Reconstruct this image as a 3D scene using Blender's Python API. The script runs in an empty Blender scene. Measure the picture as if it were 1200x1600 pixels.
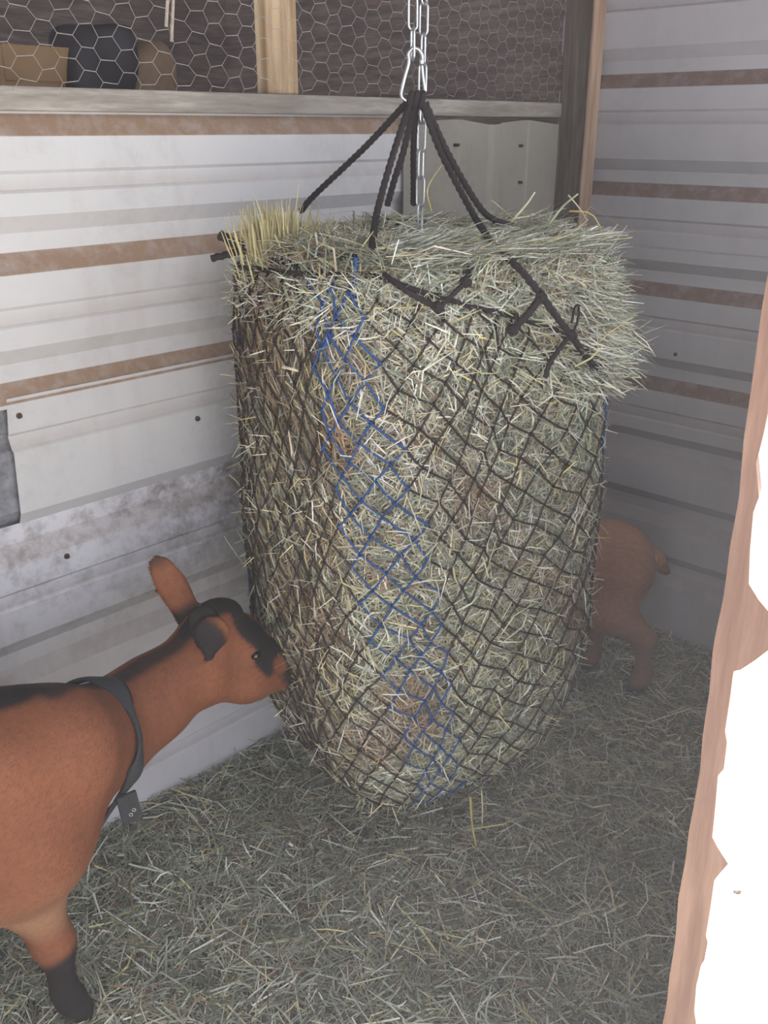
import bpy, math, random
import numpy as np
from mathutils import Vector, Matrix

rng = np.random.default_rng(7)
random.seed(7)
SC = bpy.context.scene
COL = SC.collection

# ------------------------------------------------------------------ camera
FPX = 1480.0
PITCH = math.atan(600.0 / FPX)
CAM_H = 1.5
cam_d = bpy.data.cameras.new('camera')
cam_d.sensor_fit = 'VERTICAL'
cam_d.sensor_height = 24.0
cam_d.lens = FPX / 1600.0 * 24.0
cam_d.clip_start = 0.02
cam = bpy.data.objects.new('camera', cam_d)
COL.objects.link(cam)
cam.location = (0, 0, CAM_H)
cam.rotation_euler = (math.pi / 2 - PITCH, 0, 0)
SC.camera = cam

# ------------------------------------------------------------------ world, sun, exposure
world = bpy.data.worlds.new('world')
SC.world = world
world.use_nodes = True
wn = world.node_tree
wn.nodes.clear()
w_out = wn.nodes.new('ShaderNodeOutputWorld')
w_bg = wn.nodes.new('ShaderNodeBackground')
w_bg.inputs['Color'].default_value = (0.86, 0.91, 1.0, 1)
w_bg.inputs['Strength'].default_value = 1.0
wn.links.new(w_bg.outputs[0], w_out.inputs[0])

sun_d = bpy.data.lights.new('sun', 'SUN')
sun_d.energy = 16.0
sun_d.angle = math.radians(1.0)
sun_d.color = (1.0, 0.97, 0.94)
sun = bpy.data.objects.new('sun', sun_d)
COL.objects.link(sun)
_az, _el = math.radians(66), math.radians(40)
_to_sun = Vector((math.sin(_az) * math.cos(_el), math.cos(_az) * math.cos(_el), math.sin(_el)))
sun.rotation_euler = (-_to_sun).to_track_quat('-Z', 'Y').to_euler()
sun.location = (4, 2, 5)

SC.view_settings.view_transform = 'Standard'
SC.view_settings.look = 'None'
SC.view_settings.gamma = 1.0
SC.view_settings.use_curve_mapping = False
SC.view_settings.exposure = 1.66

# ------------------------------------------------------------------ helpers
def lin(r, g, b):
    f = lambda c: ((c / 255.0 + 0.055) / 1.055) ** 2.4 if c > 10.3 else c / 255.0 / 12.92
    return (f(r), f(g), f(b))

def at(u, v, fwd):
    """place a measured point: photo direction + distance in metres -> world"""
    U = 800.0 - v
    c, s = math.cos(PITCH), math.sin(PITCH)
    ff = FPX * c + U * s
    up = -FPX * s + U * c
    t = fwd / ff
    return np.array([(u - 600.0) * t, fwd, CAM_H + up * t])

def tag(o, label=None, cat=None, group=None, kind=None):
    if label: o['label'] = label
    if cat: o['category'] = cat
    if group: o['group'] = group
    if kind: o['kind'] = kind
    return o

def empty(name, loc=(0, 0, 0)):
    o = bpy.data.objects.new(name, None)
    o.location = loc
    o.empty_display_size = 0.05
    COL.objects.link(o)
    return o

def link(name, mesh, mat=None, parent=None):
    o = bpy.data.objects.new(name, mesh)
    COL.objects.link(o)
    if mat is not None and len(mesh.materials) == 0:
        mesh.materials.append(mat)
    if parent is not None:
        o.parent = parent
        # parents are unrotated; keep mesh coordinates in world space
        o.matrix_parent_inverse = Matrix.Translation(parent_origin(parent)).inverted()
    return o

def parent_origin(p):
    v = Vector((0, 0, 0))
    while p is not None:
        v += Vector(p.location)
        if p.parent is not None:
            v += p.matrix_parent_inverse.to_translation()
        p = p.parent
    return v

def mesh_np(name, verts, faces, smooth=True, colors=None):
    """faces: (n,3) or (n,4) int array"""
    verts = np.asarray(verts, np.float32)
    faces = np.asarray(faces, np.int32)
    me = bpy.data.meshes.new(name)
    n, k = faces.shape
    me.vertices.add(len(verts)); me.vertices.foreach_set('co', verts.ravel())
    me.loops.add(n * k); me.loops.foreach_set('vertex_index', faces.ravel())
    me.polygons.add(n)
    me.polygons.foreach_set('loop_start', np.arange(0, n * k, k, dtype=np.int32))
    me.polygons.foreach_set('loop_total', np.full(n, k, np.int32))
    me.polygons.foreach_set('use_smooth', np.full(n, smooth))
    if colors is not None:
        c = np.ones((len(verts), 4), np.float32); c[:, :3] = colors
        a = me.attributes.new('Col', 'FLOAT_COLOR', 'POINT')
        a.data.foreach_set('color', c.ravel())
    me.update(calc_edges=True)
    me.validate()
    return me

class MB:
    """collects shapes into one mesh"""
    def __init__(self): self.v = []; self.f = []; self.n = 0
    def add(self, v, f):
        self.v.append(np.asarray(v, float)); f = np.asarray(f) + self.n
        self.f.extend([tuple(q) for q in f.tolist()]) ; self.n += len(v)
    def box(self, lo, hi, frame=None):
        x0, y0, z0 = lo; x1, y1, z1 = hi
        v = np.array([(x0,y0,z0),(x1,y0,z0),(x1,y1,z0),(x0,y1,z0),(x0,y0,z1),(x1,y0,z1),(x1,y1,z1),(x0,y1,z1)], float)
        if frame is not None: v = frame(v)
        self.add(v, [(0,3,2,1),(4,5,6,7),(0,1,5,4),(1,2,6,5),(2,3,7,6),(3,0,4,7)])
    def tube(self, pts, r, n=6, closed=False, lobes=0, twist=0.0, caps=True):
        v, f = tube_geo(pts, r, n, closed, lobes, twist)
        self.add(v, f)
        if caps and not closed:
            b = self.n - len(v)
            self.f.append(tuple(b + i for i in range(n))[::-1])
            self.f.append(tuple(self.n - n + i for i in range(n)))
    def build(self, name, mat=None, parent=None, smooth=False, bevel=0.0):
        me = bpy.data.meshes.new(name)
        me.from_pydata(np.concatenate(self.v).tolist(), [], self.f)
        me.polygons.foreach_set('use_smooth', np.full(len(me.polygons), smooth))
        me.update()
        o = link(name, me, mat, parent)
        if bevel > 0:
            m = o.modifiers.new('bevel', 'BEVEL'); m.width = bevel; m.segments = 2; m.limit_method = 'ANGLE'
        return o

def tube_geo(pts, r, n=6, closed=False, lobes=0, twist=0.0):
    P = np.asarray(pts, float); m = len(P)
    R = np.full(m, r) if np.isscalar(r) else np.asarray(r, float)
    if closed: T = np.roll(P, -1, 0) - np.roll(P, 1, 0)
    else: T = np.gradient(P, axis=0)
    T /= np.linalg.norm(T, axis=1)[:, None] + 1e-12
    a = np.array([0, 0, 1.0]) if abs(T[0][2]) < 0.9 else np.array([1.0, 0, 0])
    N = np.cross(T[0], a); N /= np.linalg.norm(N)
    V = np.zeros((m, n, 3)); ang = np.linspace(0, 2 * np.pi, n, endpoint=False); L = 0.0
    for i in range(m):
        N = N - T[i] * np.dot(N, T[i]); N /= np.linalg.norm(N) + 1e-12
        B = np.cross(T[i], N)
        if i: L += np.linalg.norm(P[i] - P[i - 1])
        rr = R[i] * (1 + (0.13 * np.cos(lobes * ang) if lobes else 0))
        aa = ang + twist * L
        V[i] = P[i] + (rr * np.cos(aa))[:, None] * N + (rr * np.sin(aa))[:, None] * B
    F = []
    for i in range(m if closed else m - 1):
        j = (i + 1) % m
        for k in range(n):
            l = (k + 1) % n
            F.append((i * n + k, i * n + l, j * n + l, j * n + k))
    return V.reshape(-1, 3), np.array(F)

def spline(pts, n):
    """Catmull-Rom resample"""
    P = np.asarray(pts, float)
    P = np.vstack([2 * P[0] - P[1], P, 2 * P[-1] - P[-2]])
    out = []; m = len(P) - 3
    for t in np.linspace(0, m, n):
        i = min(int(t), m - 1); s = t - i
        p0, p1, p2, p3 = P[i], P[i+1], P[i+2], P[i+3]
        out.append(0.5 * (2*p1 + (p2-p0)*s + (2*p0-5*p1+4*p2-p3)*s*s + (3*p1-p0-3*p2+p3)*s**3))
    return np.array(out)

_nw = rng.normal(size=(24, 3)); _np = rng.uniform(0, 6.28, 24)
def noise3(p, scale):
    """smooth pseudo noise in about [-1,1]"""
    p = np.asarray(p, float) * scale
    s = np.zeros(p.shape[:-1])
    for k in range(12):
        w = _nw[k] * (1 + 0.35 * k / 3)
        s += np.sin(p @ w + _np[k] + 1.3 * np.sin(p @ _nw[k + 12] + _np[k + 12])) / (1 + 0.25 * k)
    return s / 3.2

# ------------------------------------------------------------------ materials
def mat_base(name, rough=0.7, metallic=0.0, spec=0.5):
    m = bpy.data.materials.new(name); m.use_nodes = True
    nt = m.node_tree; b = nt.nodes['Principled BSDF']
    b.inputs['Roughness'].default_value = rough
    b.inputs['Metallic'].default_value = metallic
    b.inputs['Specular IOR Level'].default_value = spec
    return m, nt, b

def N(nt, kind, **kw):
    n = nt.nodes.new(kind)
    for k, v in kw.items():
        if k in n.inputs: n.inputs[k].default_value = v
        else: setattr(n, k, v)
    return n

def ramp(nt, fac, stops):
    r = nt.nodes.new('ShaderNodeValToRGB')
    el = r.color_ramp.elements
    while len(el) < len(stops): el.new(0.5)
    for e, (p, c) in zip(el, stops):
        e.position = p; e.color = (*c, 1) if len(c) == 3 else c
    nt.links.new(fac, r.inputs[0])
    return r.outputs[0]

def mixc(nt, fac, a, b, mode='MIX'):
    m = nt.nodes.new('ShaderNodeMix'); m.data_type = 'RGBA'; m.blend_type = mode
    if isinstance(fac, (int, float)): m.inputs[0].default_value = fac
    else: nt.links.new(fac, m.inputs[0])
    for i, x in ((6, a), (7, b)):
        if isinstance(x, tuple): m.inputs[i].default_value = (*x, 1)
        else: nt.links.new(x, m.inputs[i])
    return m.outputs[2]

def noise_tex(nt, vec, scale, detail=5, rough=0.6, stretch=None):
    if stretch is not None:
        mp = nt.nodes.new('ShaderNodeMapping'); mp.inputs['Scale'].default_value = stretch
        nt.links.new(vec, mp.inputs[0]); vec = mp.outputs[0]
    n = N(nt, 'ShaderNodeTexNoise', Scale=scale, Detail=detail, Roughness=rough)
    nt.links.new(vec, n.inputs['Vector'])
    return n.outputs['Fac']

def bump(nt, b, h, strength=0.3, dist=0.01):
    bp = N(nt, 'ShaderNodeBump', Strength=strength, Distance=dist)
    nt.links.new(h, bp.inputs['Height']); nt.links.new(bp.outputs[0], b.inputs['Normal'])

def mat_attr(name, rough=0.8, var=0.12, scale=60, spec=0.2):
    """colour from the 'Col' attribute with a fine grain"""
    m, nt, b = mat_base(name, rough, 0, spec)
    at_ = nt.nodes.new('ShaderNodeAttribute'); at_.attribute_name = 'Col'
    tc = nt.nodes.new('ShaderNodeTexCoord')
    nz = noise_tex(nt, tc.outputs['Object'], scale, 4)
    g = ramp(nt, nz, [(0.3, (1 - var * 2,) * 3), (0.7, (1.0,) * 3)])
    nt.links.new(mixc(nt, 1.0, at_.outputs['Color'], g, 'MULTIPLY'), b.inputs['Base Color'])
    return m

def mat_metal_sheet(name, base, dirt, amount, streak=0.3):
    """painted corrugated sheet; 'Col'.r marks ledges that hold dust, rest gets stains"""
    m, nt, b = mat_base(name, 0.55, 0, 0.35)
    tc = nt.nodes.new('ShaderNodeTexCoord'); v = tc.outputs['Object']
    at_ = nt.nodes.new('ShaderNodeAttribute'); at_.attribute_name = 'Col'
    sep = nt.nodes.new('ShaderNodeSeparateColor'); nt.links.new(at_.outputs['Color'], sep.inputs[0])
    big = noise_tex(nt, v, 2.6, 6, 0.62)
    fine = noise_tex(nt, v, 28, 6, 0.7)
    vert = noise_tex(nt, v, 9, 5, 0.6, (1.0, 1.0, 0.12))
    col = mixc(nt, ramp(nt, big, [(0.35, (0, 0, 0)), (0.75, (0.55,) * 3)]), base, tuple(x * 0.80 for x in base))
    # patchy grime
    mul = nt.nodes.new('ShaderNodeMath'); mul.operation = 'MULTIPLY'
    nt.links.new(big, mul.inputs[0]); nt.links.new(fine, mul.inputs[1])
    g = ramp(nt, mul.outputs[0], [(0.30 - 0.10 * amount, (0, 0, 0)), (0.46 - 0.10 * amount, (1, 1, 1))])
    sc = nt.nodes.new('ShaderNodeMath'); sc.operation = 'MULTIPLY'; sc.inputs[1].default_value = 0.75 * amount
    nt.links.new(g, sc.inputs[0])
    # the mesh says where the sheet is soiled (G) and where dust lies (R)
    sg = nt.nodes.new('ShaderNodeMath'); sg.operation = 'MULTIPLY'
    nt.links.new(sc.outputs[0], sg.inputs[0]); nt.links.new(sep.outputs[1], sg.inputs[1])
    col = mixc(nt, sg.outputs[0], col, tuple(x * 0.55 for x in dirt))
    st = ramp(nt, vert, [(0.56, (0, 0, 0)), (0.75, (streak,) * 3)])
    col = mixc(nt, st, col, dirt)
    dn = ramp(nt, fine, [(0.25, (0.62,) * 3), (0.55, (1, 1, 1))])
    dm = nt.nodes.new('ShaderNodeMath'); dm.operation = 'MULTIPLY'
    nt.links.new(dn, dm.inputs[0]); nt.links.new(sep.outputs[0], dm.inputs[1])
    col = mixc(nt, dm.outputs[0], col, dirt)
    nt.links.new(col, b.inputs['Base Color'])
    bump(nt, b, big, 0.15, 0.02)
    return m

def mat_wood(name, light, dark, scale=1.0, axis='Z', rough=0.8):
    m, nt, b = mat_base(name, rough, 0, 0.2)
    tc = nt.nodes.new('ShaderNodeTexCoord'); v = tc.outputs['Object']
    st = {'Z': (14, 14, 1.0), 'L': (2, 2, 18), 'X': (1, 14, 14)}[axis]
    g1 = noise_tex(nt, v, 3.0 * scale, 6, 0.65, st)
    g2 = noise_tex(nt, v, 2.2, 4, 0.6)
    col = ramp(nt, g1, [(0.3, dark), (0.5, tuple((a + c) / 2 for a, c in zip(light, dark))), (0.62, light)])
    col = mixc(nt, ramp(nt, g2, [(0.42, (0, 0, 0)), (0.7, (0.6,) * 3)]), col, dark)
    nt.links.new(col, b.inputs['Base Color'])
    bump(nt, b, g1, 0.35, 0.004)
    return m

def mat_plain(name, col, rough=0.6, metallic=0.0, var=0.25, scale=40, spec=0.4):
    m, nt, b = mat_base(name, rough, metallic, spec)
    tc = nt.nodes.new('ShaderNodeTexCoord')
    n = noise_tex(nt, tc.outputs['Object'], scale, 4)
    nt.links.new(ramp(nt, n, [(0.3, tuple(c * (1 - var) for c in col)), (0.7, tuple(min(1, c * (1 + var)) for c in col))]), b.inputs['Base Color'])
    return m

M_SHEET = mat_metal_sheet('white_sheet_paint', lin(200, 198, 199), lin(146, 121, 102), 0.55, 0.16)
M_SHEET_DIRTY = mat_metal_sheet('soiled_sheet_paint', lin(214, 211, 216), lin(132, 112, 96), 1.0, 0.28)
M_SHEET_GREY = mat_metal_sheet('grey_sheet_paint', lin(150, 150, 156), lin(96, 90, 88), 1.0, 0.45)
M_SHEET_R = mat_metal_sheet('right_sheet_paint', lin(176, 172, 175), lin(120, 100, 92), 0.25, 0.10)
M_WOOD_STUD = mat_wood('stud_wood', lin(205, 182, 150), lin(140, 112, 84))
M_WOOD_GREY = mat_wood('weathered_wood', lin(128, 116, 106), lin(84, 74, 68))
M_WOOD_RAIL = mat_wood('rail_wood', lin(172, 166, 158), lin(124, 116, 108), axis='L')
M_WOOD_EDGE = mat_wood('post_edge_wood', lin(190, 162, 138), lin(138, 112, 96))
M_WOOD_JAMB = mat_wood('jamb_wood', lin(142, 114, 100), lin(106, 80, 70))
M_WOOD_DARK = mat_wood('dark_boards', lin(146, 130, 124), lin(102, 91, 88), axis='L')
M_STEEL = mat_plain('galvanised_steel', lin(190, 192, 195), 0.32, 0.9, 0.12, 200)
M_WIRE = mat_plain('galvanised_wire', lin(168, 161, 156), 0.6, 0.2, 0.15, 200)
M_TWINE = mat_plain('black_twine', lin(62, 53, 52), 0.85, 0, 0.3, 300, 0.2)
M_TWINE_BLUE = mat_plain('blue_twine', lin(50, 82, 138), 0.75, 0, 0.3, 300, 0.3)
M_ROPE = mat_plain('black_rope', lin(48, 42, 43), 0.85, 0, 0.35, 400, 0.2)
M_HAY = mat_attr('hay_stalks', 0.75, 0.08, 120, 0.25)
M_COAT = mat_attr('goat_coat', 0.75, 0.10, 90, 0.25)
M_DARKBAG = mat_plain('dark_tarp', lin(58, 54, 60), 0.6, 0, 0.3, 12)
M_CARD = mat_plain('cardboard', lin(150, 122, 90), 0.85, 0, 0.15, 10)
M_COLLAR = mat_plain('collar_fabric', lin(44, 44, 48), 0.85, 0, 0.35, 260)
M_EYE = mat_plain('eye_gloss', lin(30, 24, 18), 0.08, 0, 0.2, 100, 0.6)
M_HOOF = mat_plain('hoof_horn', lin(46, 40, 38), 0.5, 0, 0.3, 60)
M_SCREW = mat_plain('screw_rust', lin(90, 74, 66), 0.6, 0.3, 0.3, 300)
M_STRAW = mat_plain('yellow_straw', lin(196, 178, 112), 0.6, 0, 0.25, 60)

# ------------------------------------------------------------------ wall frames
C0 = np.array([0.53, 2.97])
AZ = math.radians(43.5)
DL = np.array([-math.sin(AZ), -math.cos(AZ)])      # along the left wall, away from the corner
NL = np.array([math.cos(AZ), -math.sin(AZ)])       # into the stall from the left wall
DR = NL.copy()                                     # along the right wall
NR = DL.copy()                                     # into the stall from the right wall

def frame_left(v):
    v = np.asarray(v, float); o = np.empty_like(v)
    o[..., :2] = C0 + v[..., 0:1] * DL + v[..., 1:2] * NL; o[..., 2] = v[..., 2]
    return o
def frame_right(v):
    v = np.asarray(v, float); o = np.empty_like(v)
    o[..., :2] = C0 + v[..., 0:1] * DR + v[..., 1:2] * NR; o[..., 2] = v[..., 2]
    return o
def to_left(p):
    q = np.asarray(p, float)[..., :2] - C0
    return q @ DL, q @ NL

def profile(z0, z1, ribs, depth=0.022, dust=lambda z: 1.0, minor=lambda z: True):
    """(z, d, dust) rows from bottom to top; ribs recess away from the stall, dust lies on their lower ledge"""
    rows = []
    for zr in ribs:
        u = dust(zr)
        if minor(zr): rows += [(zr - 0.112, 0, 0), (zr - 0.106, -0.005, 0.25), (zr - 0.080, -0.005, 0.0), (zr - 0.074, 0, 0.0)]
        rows += [(zr - 0.020, 0, 0), (zr - 0.0185, -0.0004, u), (zr + 0.0165, -depth, u), (zr + 0.018, -depth, 0),
                 (zr + 0.050, -depth, 0), (zr + 0.080, 0, 0)]
    rows = sorted([r for r in rows if z0 < r[0] < z1])
    def d_at(z):
        zs = [r[0] for r in rows]; ds = [r[1] for r in rows]
        return float(np.interp(z, zs, ds)) if rows else 0.0
    return [(z0, d_at(z0), 0)] + rows + [(z1, d_at(z1), 0)]

def sheet(name, frame, s0, s1, rows, mat, parent, off=0.0, soil=lambda s, z: 1.0, ns=40, wav=0.0025, edge=None):
    S = np.linspace(s0, s1, ns)
    v = np.zeros((len(rows), ns, 3)); c = np.zeros((len(rows), ns, 3))
    for i, (z, d, du) in enumerate(rows):
        e = edge(z) if edge else s1
        Si = s0 + (S - s0) * (e - s0) / (s1 - s0)
        v[i, :, 0] = Si
        v[i, :, 2] = z
        v[i, :, 1] = d + off
        c[i, :, 0] = du
        c[i, :, 1] = [soil(a, z) for a in Si]
    v[..., 1] += wav * noise3(v * np.array([1, 0, 1]), 3.1)
    v = frame(v)
    R = len(rows)
    idx = np.arange(R * ns).reshape(R, ns)
    f = np.stack([idx[:-1, :-1], idx[:-1, 1:], idx[1:, 1:], idx[1:, :-1]], -1).reshape(-1, 4)
    me = mesh_np(name, v.reshape(-1, 3), f, False, c.reshape(-1, 3))
    o = link(name, me, mat, parent)
    m = o.modifiers.new('thickness', 'SOLIDIFY'); m.thickness = 0.0015; m.offset = 0
    return o

def screw(parent, frame, s, z, d=0.004, r=0.004):
    mb = MB()
    a = np.linspace(0, 2 * np.pi, 8, endpoint=False)
    ring = lambda rr, dd: np.stack([s + rr * np.cos(a), np.full(8, dd), z + rr * np.sin(a)], -1)
    v = np.vstack([ring(r * 1.5, 0), ring(r * 1.5, d * 0.4), ring(r, d * 0.5), ring(r * 0.9, d * 1.3)])
    f = []
    for k in range(3):
        for i in range(8):
            f.append((k*8+i, k*8+(i+1) % 8, (k+1)*8+(i+1) % 8, (k+1)*8+i))
    f.append(tuple(24 + i for i in range(8)))
    mb.v.append(frame(v)); mb.f = f; mb.n = len(v)
    return mb.build('screw', M_SCREW, parent)

# ------------------------------------------------------------------ the setting
# floor slab (earth under the bedding) and unseen outside ground, pale to bounce sun inside
def ground_mat():
    m, nt, b = mat_base('earth', 0.95, 0, 0.1)
    tc = nt.nodes.new('ShaderNodeTexCoord')
    n = noise_tex(nt, tc.outputs['Object'], 18, 8, 0.7)
    nt.links.new(ramp(nt, n, [(0.3, lin(92, 84, 66)), (0.7, lin(138, 130, 104))]), b.inputs['Base Color'])
    return m
def hf(x, y):
    p = np.stack([x, y, np.zeros_like(x)], -1)
    return 0.012 + 0.016 * noise3(p, 3.0) + 0.008 * noise3(p, 9.0)
gx, gy = np.meshgrid(np.linspace(-2.6, 3.4, 151), np.linspace(-1.6, 4.6, 151))
gz = hf(gx, gy)
gi = np.arange(151 * 151).reshape(151, 151)
gf = np.stack([gi[:-1, :-1], gi[:-1, 1:], gi[1:, 1:], gi[1:, :-1]], -1).reshape(-1, 4)
floor = link('floor', mesh_np('floor', np.stack([gx, gy, gz - 0.004], -1).reshape(-1, 3), gf), ground_mat())
tag(floor, 'trodden earth and hay floor of the stall', 'floor', kind='structure')
mb = MB(); mb.box((-14, -14, -0.30), (14, 14, -0.09))
yard = mb.build('yard', mat_plain('bounce_ground', lin(188, 187, 188), 0.95, 0, 0.15, 8, 0.1))
tag(yard, 'unseen yard around the shed, made pale to bounce sun inside', 'ground', kind='structure')

RIBS_L = [1.506, 1.277, 1.048, 0.735, 0.475, 0.215]
wl = empty('wall_left', (float(C0[0] + DL[0]), float(C0[1] + DL[1]), 0))
tag(wl, 'white ribbed metal wall behind the large goat', 'wall', kind='structure')
soil_up = lambda s, z: 0.35 + 0.5 * max(0, min(1, (1.6 - s) / 0.5)) * max(0, (1.3 - z))
sh_a = sheet('metal_sheet', frame_left, 0.66, 3.3, profile(1.022, 1.535, RIBS_L), M_SHEET, wl, 0.004, soil_up, 60)
sh_b = sheet('metal_sheet', frame_left, 0.0, 1.82, profile(0.775, 1.040, RIBS_L, dust=lambda z: 0.4), M_SHEET, wl, 0.0015, soil_up, 50,
             edge=lambda z: 1.776 + 0.004 * math.sin(z * 40))
sh_c = sheet('metal_sheet', frame_left, 0.0, 3.3, profile(-0.05, 0.79, RIBS_L, 0.018, dust=lambda z: 0.35), M_SHEET_DIRTY, wl, 0.0,
             lambda s, z: 1.0 * max(0.12, min(1, (z - 0.42) / 0.3)), 60)
sh_d = sheet('metal_sheet', frame_left, 1.68, 3.3, profile(0.70, 1.056, RIBS_L, dust=lambda z: 0.4), M_SHEET_GREY, wl, -0.016, lambda s, z: 1.0, 30)
tag(sh_c, 'soiled lower metal sheet'); tag(sh_d, 'grey weathered metal sheet')
for s, z, par in ((1.755, 1.005, sh_b), (1.36, 0.915, sh_b), (2.05, 1.46, sh_a), (1.9, 1.22, sh_a), (1.5, 0.55, sh_c), (1.7, 0.7, sh_c)):
    screw(par, frame_left, s, z, 0.006)
# vertical panel between the seam and the corner post
xs = []
for k, (s, d) in enumerate([(0.06, 0), (0.20, 0), (0.205, -0.004), (0.225, -0.004), (0.23, 0), (0.33, 0), (0.345, 0.010), (0.37, 0.010),
                            (0.385, 0), (0.50, 0), (0.505, -0.004), (0.525, -0.004), (0.53, 0), (0.715, 0)]):
    xs.append((s, d))
zz = np.linspace(1.02, 1.53, 14)
v = np.array([[(s, d + 0.012, z - (0.010 + 0.012 * max(0, math.sin(s * 21)) if i == 13 else 0)) for s, d in xs] for i, z in enumerate(zz)])
idx = np.arange(14 * len(xs)).reshape(14, len(xs))
f = np.stack([idx[:-1, :-1], idx[:-1, 1:], idx[1:, 1:], idx[1:, :-1]], -1).reshape(-1, 4)
cc = np.zeros((14 * len(xs), 3)); cc[:, 1] = 0.6
M_SHEET_V = mat_metal_sheet('cream_sheet_paint', lin(152, 146, 136), lin(116, 98, 86), 0.5, 0.15)
sh_v = link('metal_sheet', mesh_np('metal_sheet', frame_left(v).reshape(-1, 3), f, False, cc), M_SHEET_V, wl)
tag(sh_v, 'cream metal sheet with upright ribs')
sh_v.modifiers.new('thickness', 'SOLIDIFY').thickness = 0.0015
for s, z in ((0.24, 1.36), (0.245, 1.455), (0.52, 1.46)): screw(sh_v, frame_left, s, z, 0.02)

RIBS_R = [2.182, 1.901, 1.62, 1.34, 1.073, 0.803, 0.577, 0.389, 0.20]
R_DUST = lambda z: 1.0 if z > 0.7 else 0.3
R_MIN = lambda z: z > 0.7
wr = empty('wall_right', (float(C0[0] + DR[0] * .6), float(C0[1] + DR[1] * .6), 0))
tag(wr, 'grey-white ribbed metal wall behind the kid', 'wall', kind='structure')
sheet('metal_sheet', frame_right, -0.03, 1.36, profile(1.19, 2.40, RIBS_R), M_SHEET_R, wr, 0.003, lambda s, z: 0.5, 60)
sh_r = sheet('metal_sheet', frame_right, -0.03, 1.36, profile(-0.05, 1.20, RIBS_R, 0.022, R_DUST, R_MIN), M_SHEET_R, wr, 0.0, lambda s, z: 0.5, 60)
screw(sh_r, frame_right, 0.42, 0.90, 0.006)

# front wall beside the doorway (sunlit outside), seen right of the jamb
wf = empty('wall_front', (float(C0[0] + NL[0] * 1.37 + DL[0] * .8), float(C0[1] + NL[1] * 1.37 + DL[1] * .8), 0))
tag(wf, 'sunlit white outer wall right of the doorway', 'wall', kind='structure')
M_FRONT = mat_plain('white_outer_paint', lin(246, 245, 242), 0.6, 0, 0.03, 5)
for k in range(6):
    mb = MB(); mb.box((0.0 + 0.2808 * k, 1.334, -0.05), (0.0 + 0.2808 * (k + 1) - 0.001, 1.340, 1.30), frame_left)
    mb.build('panel', M_FRONT, wf)
# a bent nail standing out of the sunlit face
_d = at(1148, 1393, 1.0) - np.array([0, 0, CAM_H]); _o = np.array([0, 0, CAM_H])
_nl = np.array([NL[0], NL[1], 0.0]); _pl = frame_left(np.array([0.0, 1.341, 0.0]))
_hit = _o + _d * (np.dot(_pl - _o, _nl) / np.dot(_d, _nl))
mb = MB(); mb.tube(spline([_hit - _nl * 0.004, _hit + _nl * 0.004 + [0, 0, 0.001], _hit + _nl * 0.006 + [0.001, 0, 0.006]], 8), [0.0028] * 6 + [0.0022, 0.0012], 6)
mb.build('nail', M_SCREW, wf, smooth=True)
for s in (0.04, 0.62, 1.20):
    mb = MB(); mb.box((s, 1.294, 0), (s + 0.04, 1.334, 2.23), frame_left); mb.build('stud', M_WOOD_GREY, wf)

# roof over stall and the room behind, eaves widened to keep sun out
cl = empty('ceiling', (float(C0[0] + DL[0]), float(C0[1] + DL[1]), 2.4))
tag(cl, 'ribbed metal shed roof on rafters, eaves widened to block the sun', 'ceiling', kind='structure')
mb = MB(); mb.box((-1.70, -1.95, 2.36), (3.5, 1.90, 2.40), frame_left); mb.build('roof_sheet', M_SHEET_GREY, cl)
for s in (0.3, 0.95, 1.60, 2.25, 2.9):
    mb = MB(); mb.box((s, -1.9, 2.22), (s + 0.04, 1.86, 2.36), frame_left); mb.build('rafter', M_WOOD_DARK, cl, bevel=0.003)

# room behind the wire
wb = empty('wall_back', (float(C0[0] - NL[0] * 1.6 + DL[0] * 1.4), float(C0[1] - NL[1] * 1.6 + DL[1] * 1.4), 0))
tag(wb, 'dark boarded wall of the room behind the wire', 'wall', kind='structure')
for k in range(12):
    mb = MB(); mb.box((-0.10, -1.62 - 0.016 * (k % 2), 0.2 * k - (0.02 if k % 2 else 0)), (3.3, -1.60 - 0.016 * (k % 2), 0.2 * k + (0.194 if k % 2 == 0 else 0.23)), frame_left)
    mb.build('plank', M_WOOD_DARK, wb, bevel=0.003)

wbs = empty('wall_side', (float(C0[0] - NL[0] * .8), float(C0[1] - NL[1] * .8), 0))
tag(wbs, 'dark boarded side wall of the room behind the wire', 'wall', kind='structure')
for k in range(12):
    mb = MB(); mb.box((-0.05 - 0.012 * (k % 2), -1.64, 0.2 * k - (0.02 if k % 2 else 0)), (-0.03 - 0.012 * (k % 2), 0.0, 0.2 * k + (0.194 if k % 2 == 0 else 0.23)), frame_left)
    mb.build('plank', M_WOOD_DARK, wbs, bevel=0.003)
# unseen end wall added left of the doorway to darken the bale's left face
we = empty('wall_end_shade', (float(C0[0] + DL[0] * 3.35 + NL[0] * .7), float(C0[1] + DL[1] * 3.35 + NL[1] * .7), 0))
tag(we, 'unseen boarded end wall added to shade the left face of the bale', 'wall', kind='structure')
for k in range(12):
    mb = MB(); mb.box((3.30 + 0.012 * (k % 2), -0.2, 0.2 * k - (0.02 if k % 2 else 0)), (3.32 + 0.012 * (k % 2), 1.40, 0.2 * k + (0.194 if k % 2 == 0 else 0.23)), frame_left)
    mb.build('plank', M_WOOD_GREY, we, bevel=0.003)
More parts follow.
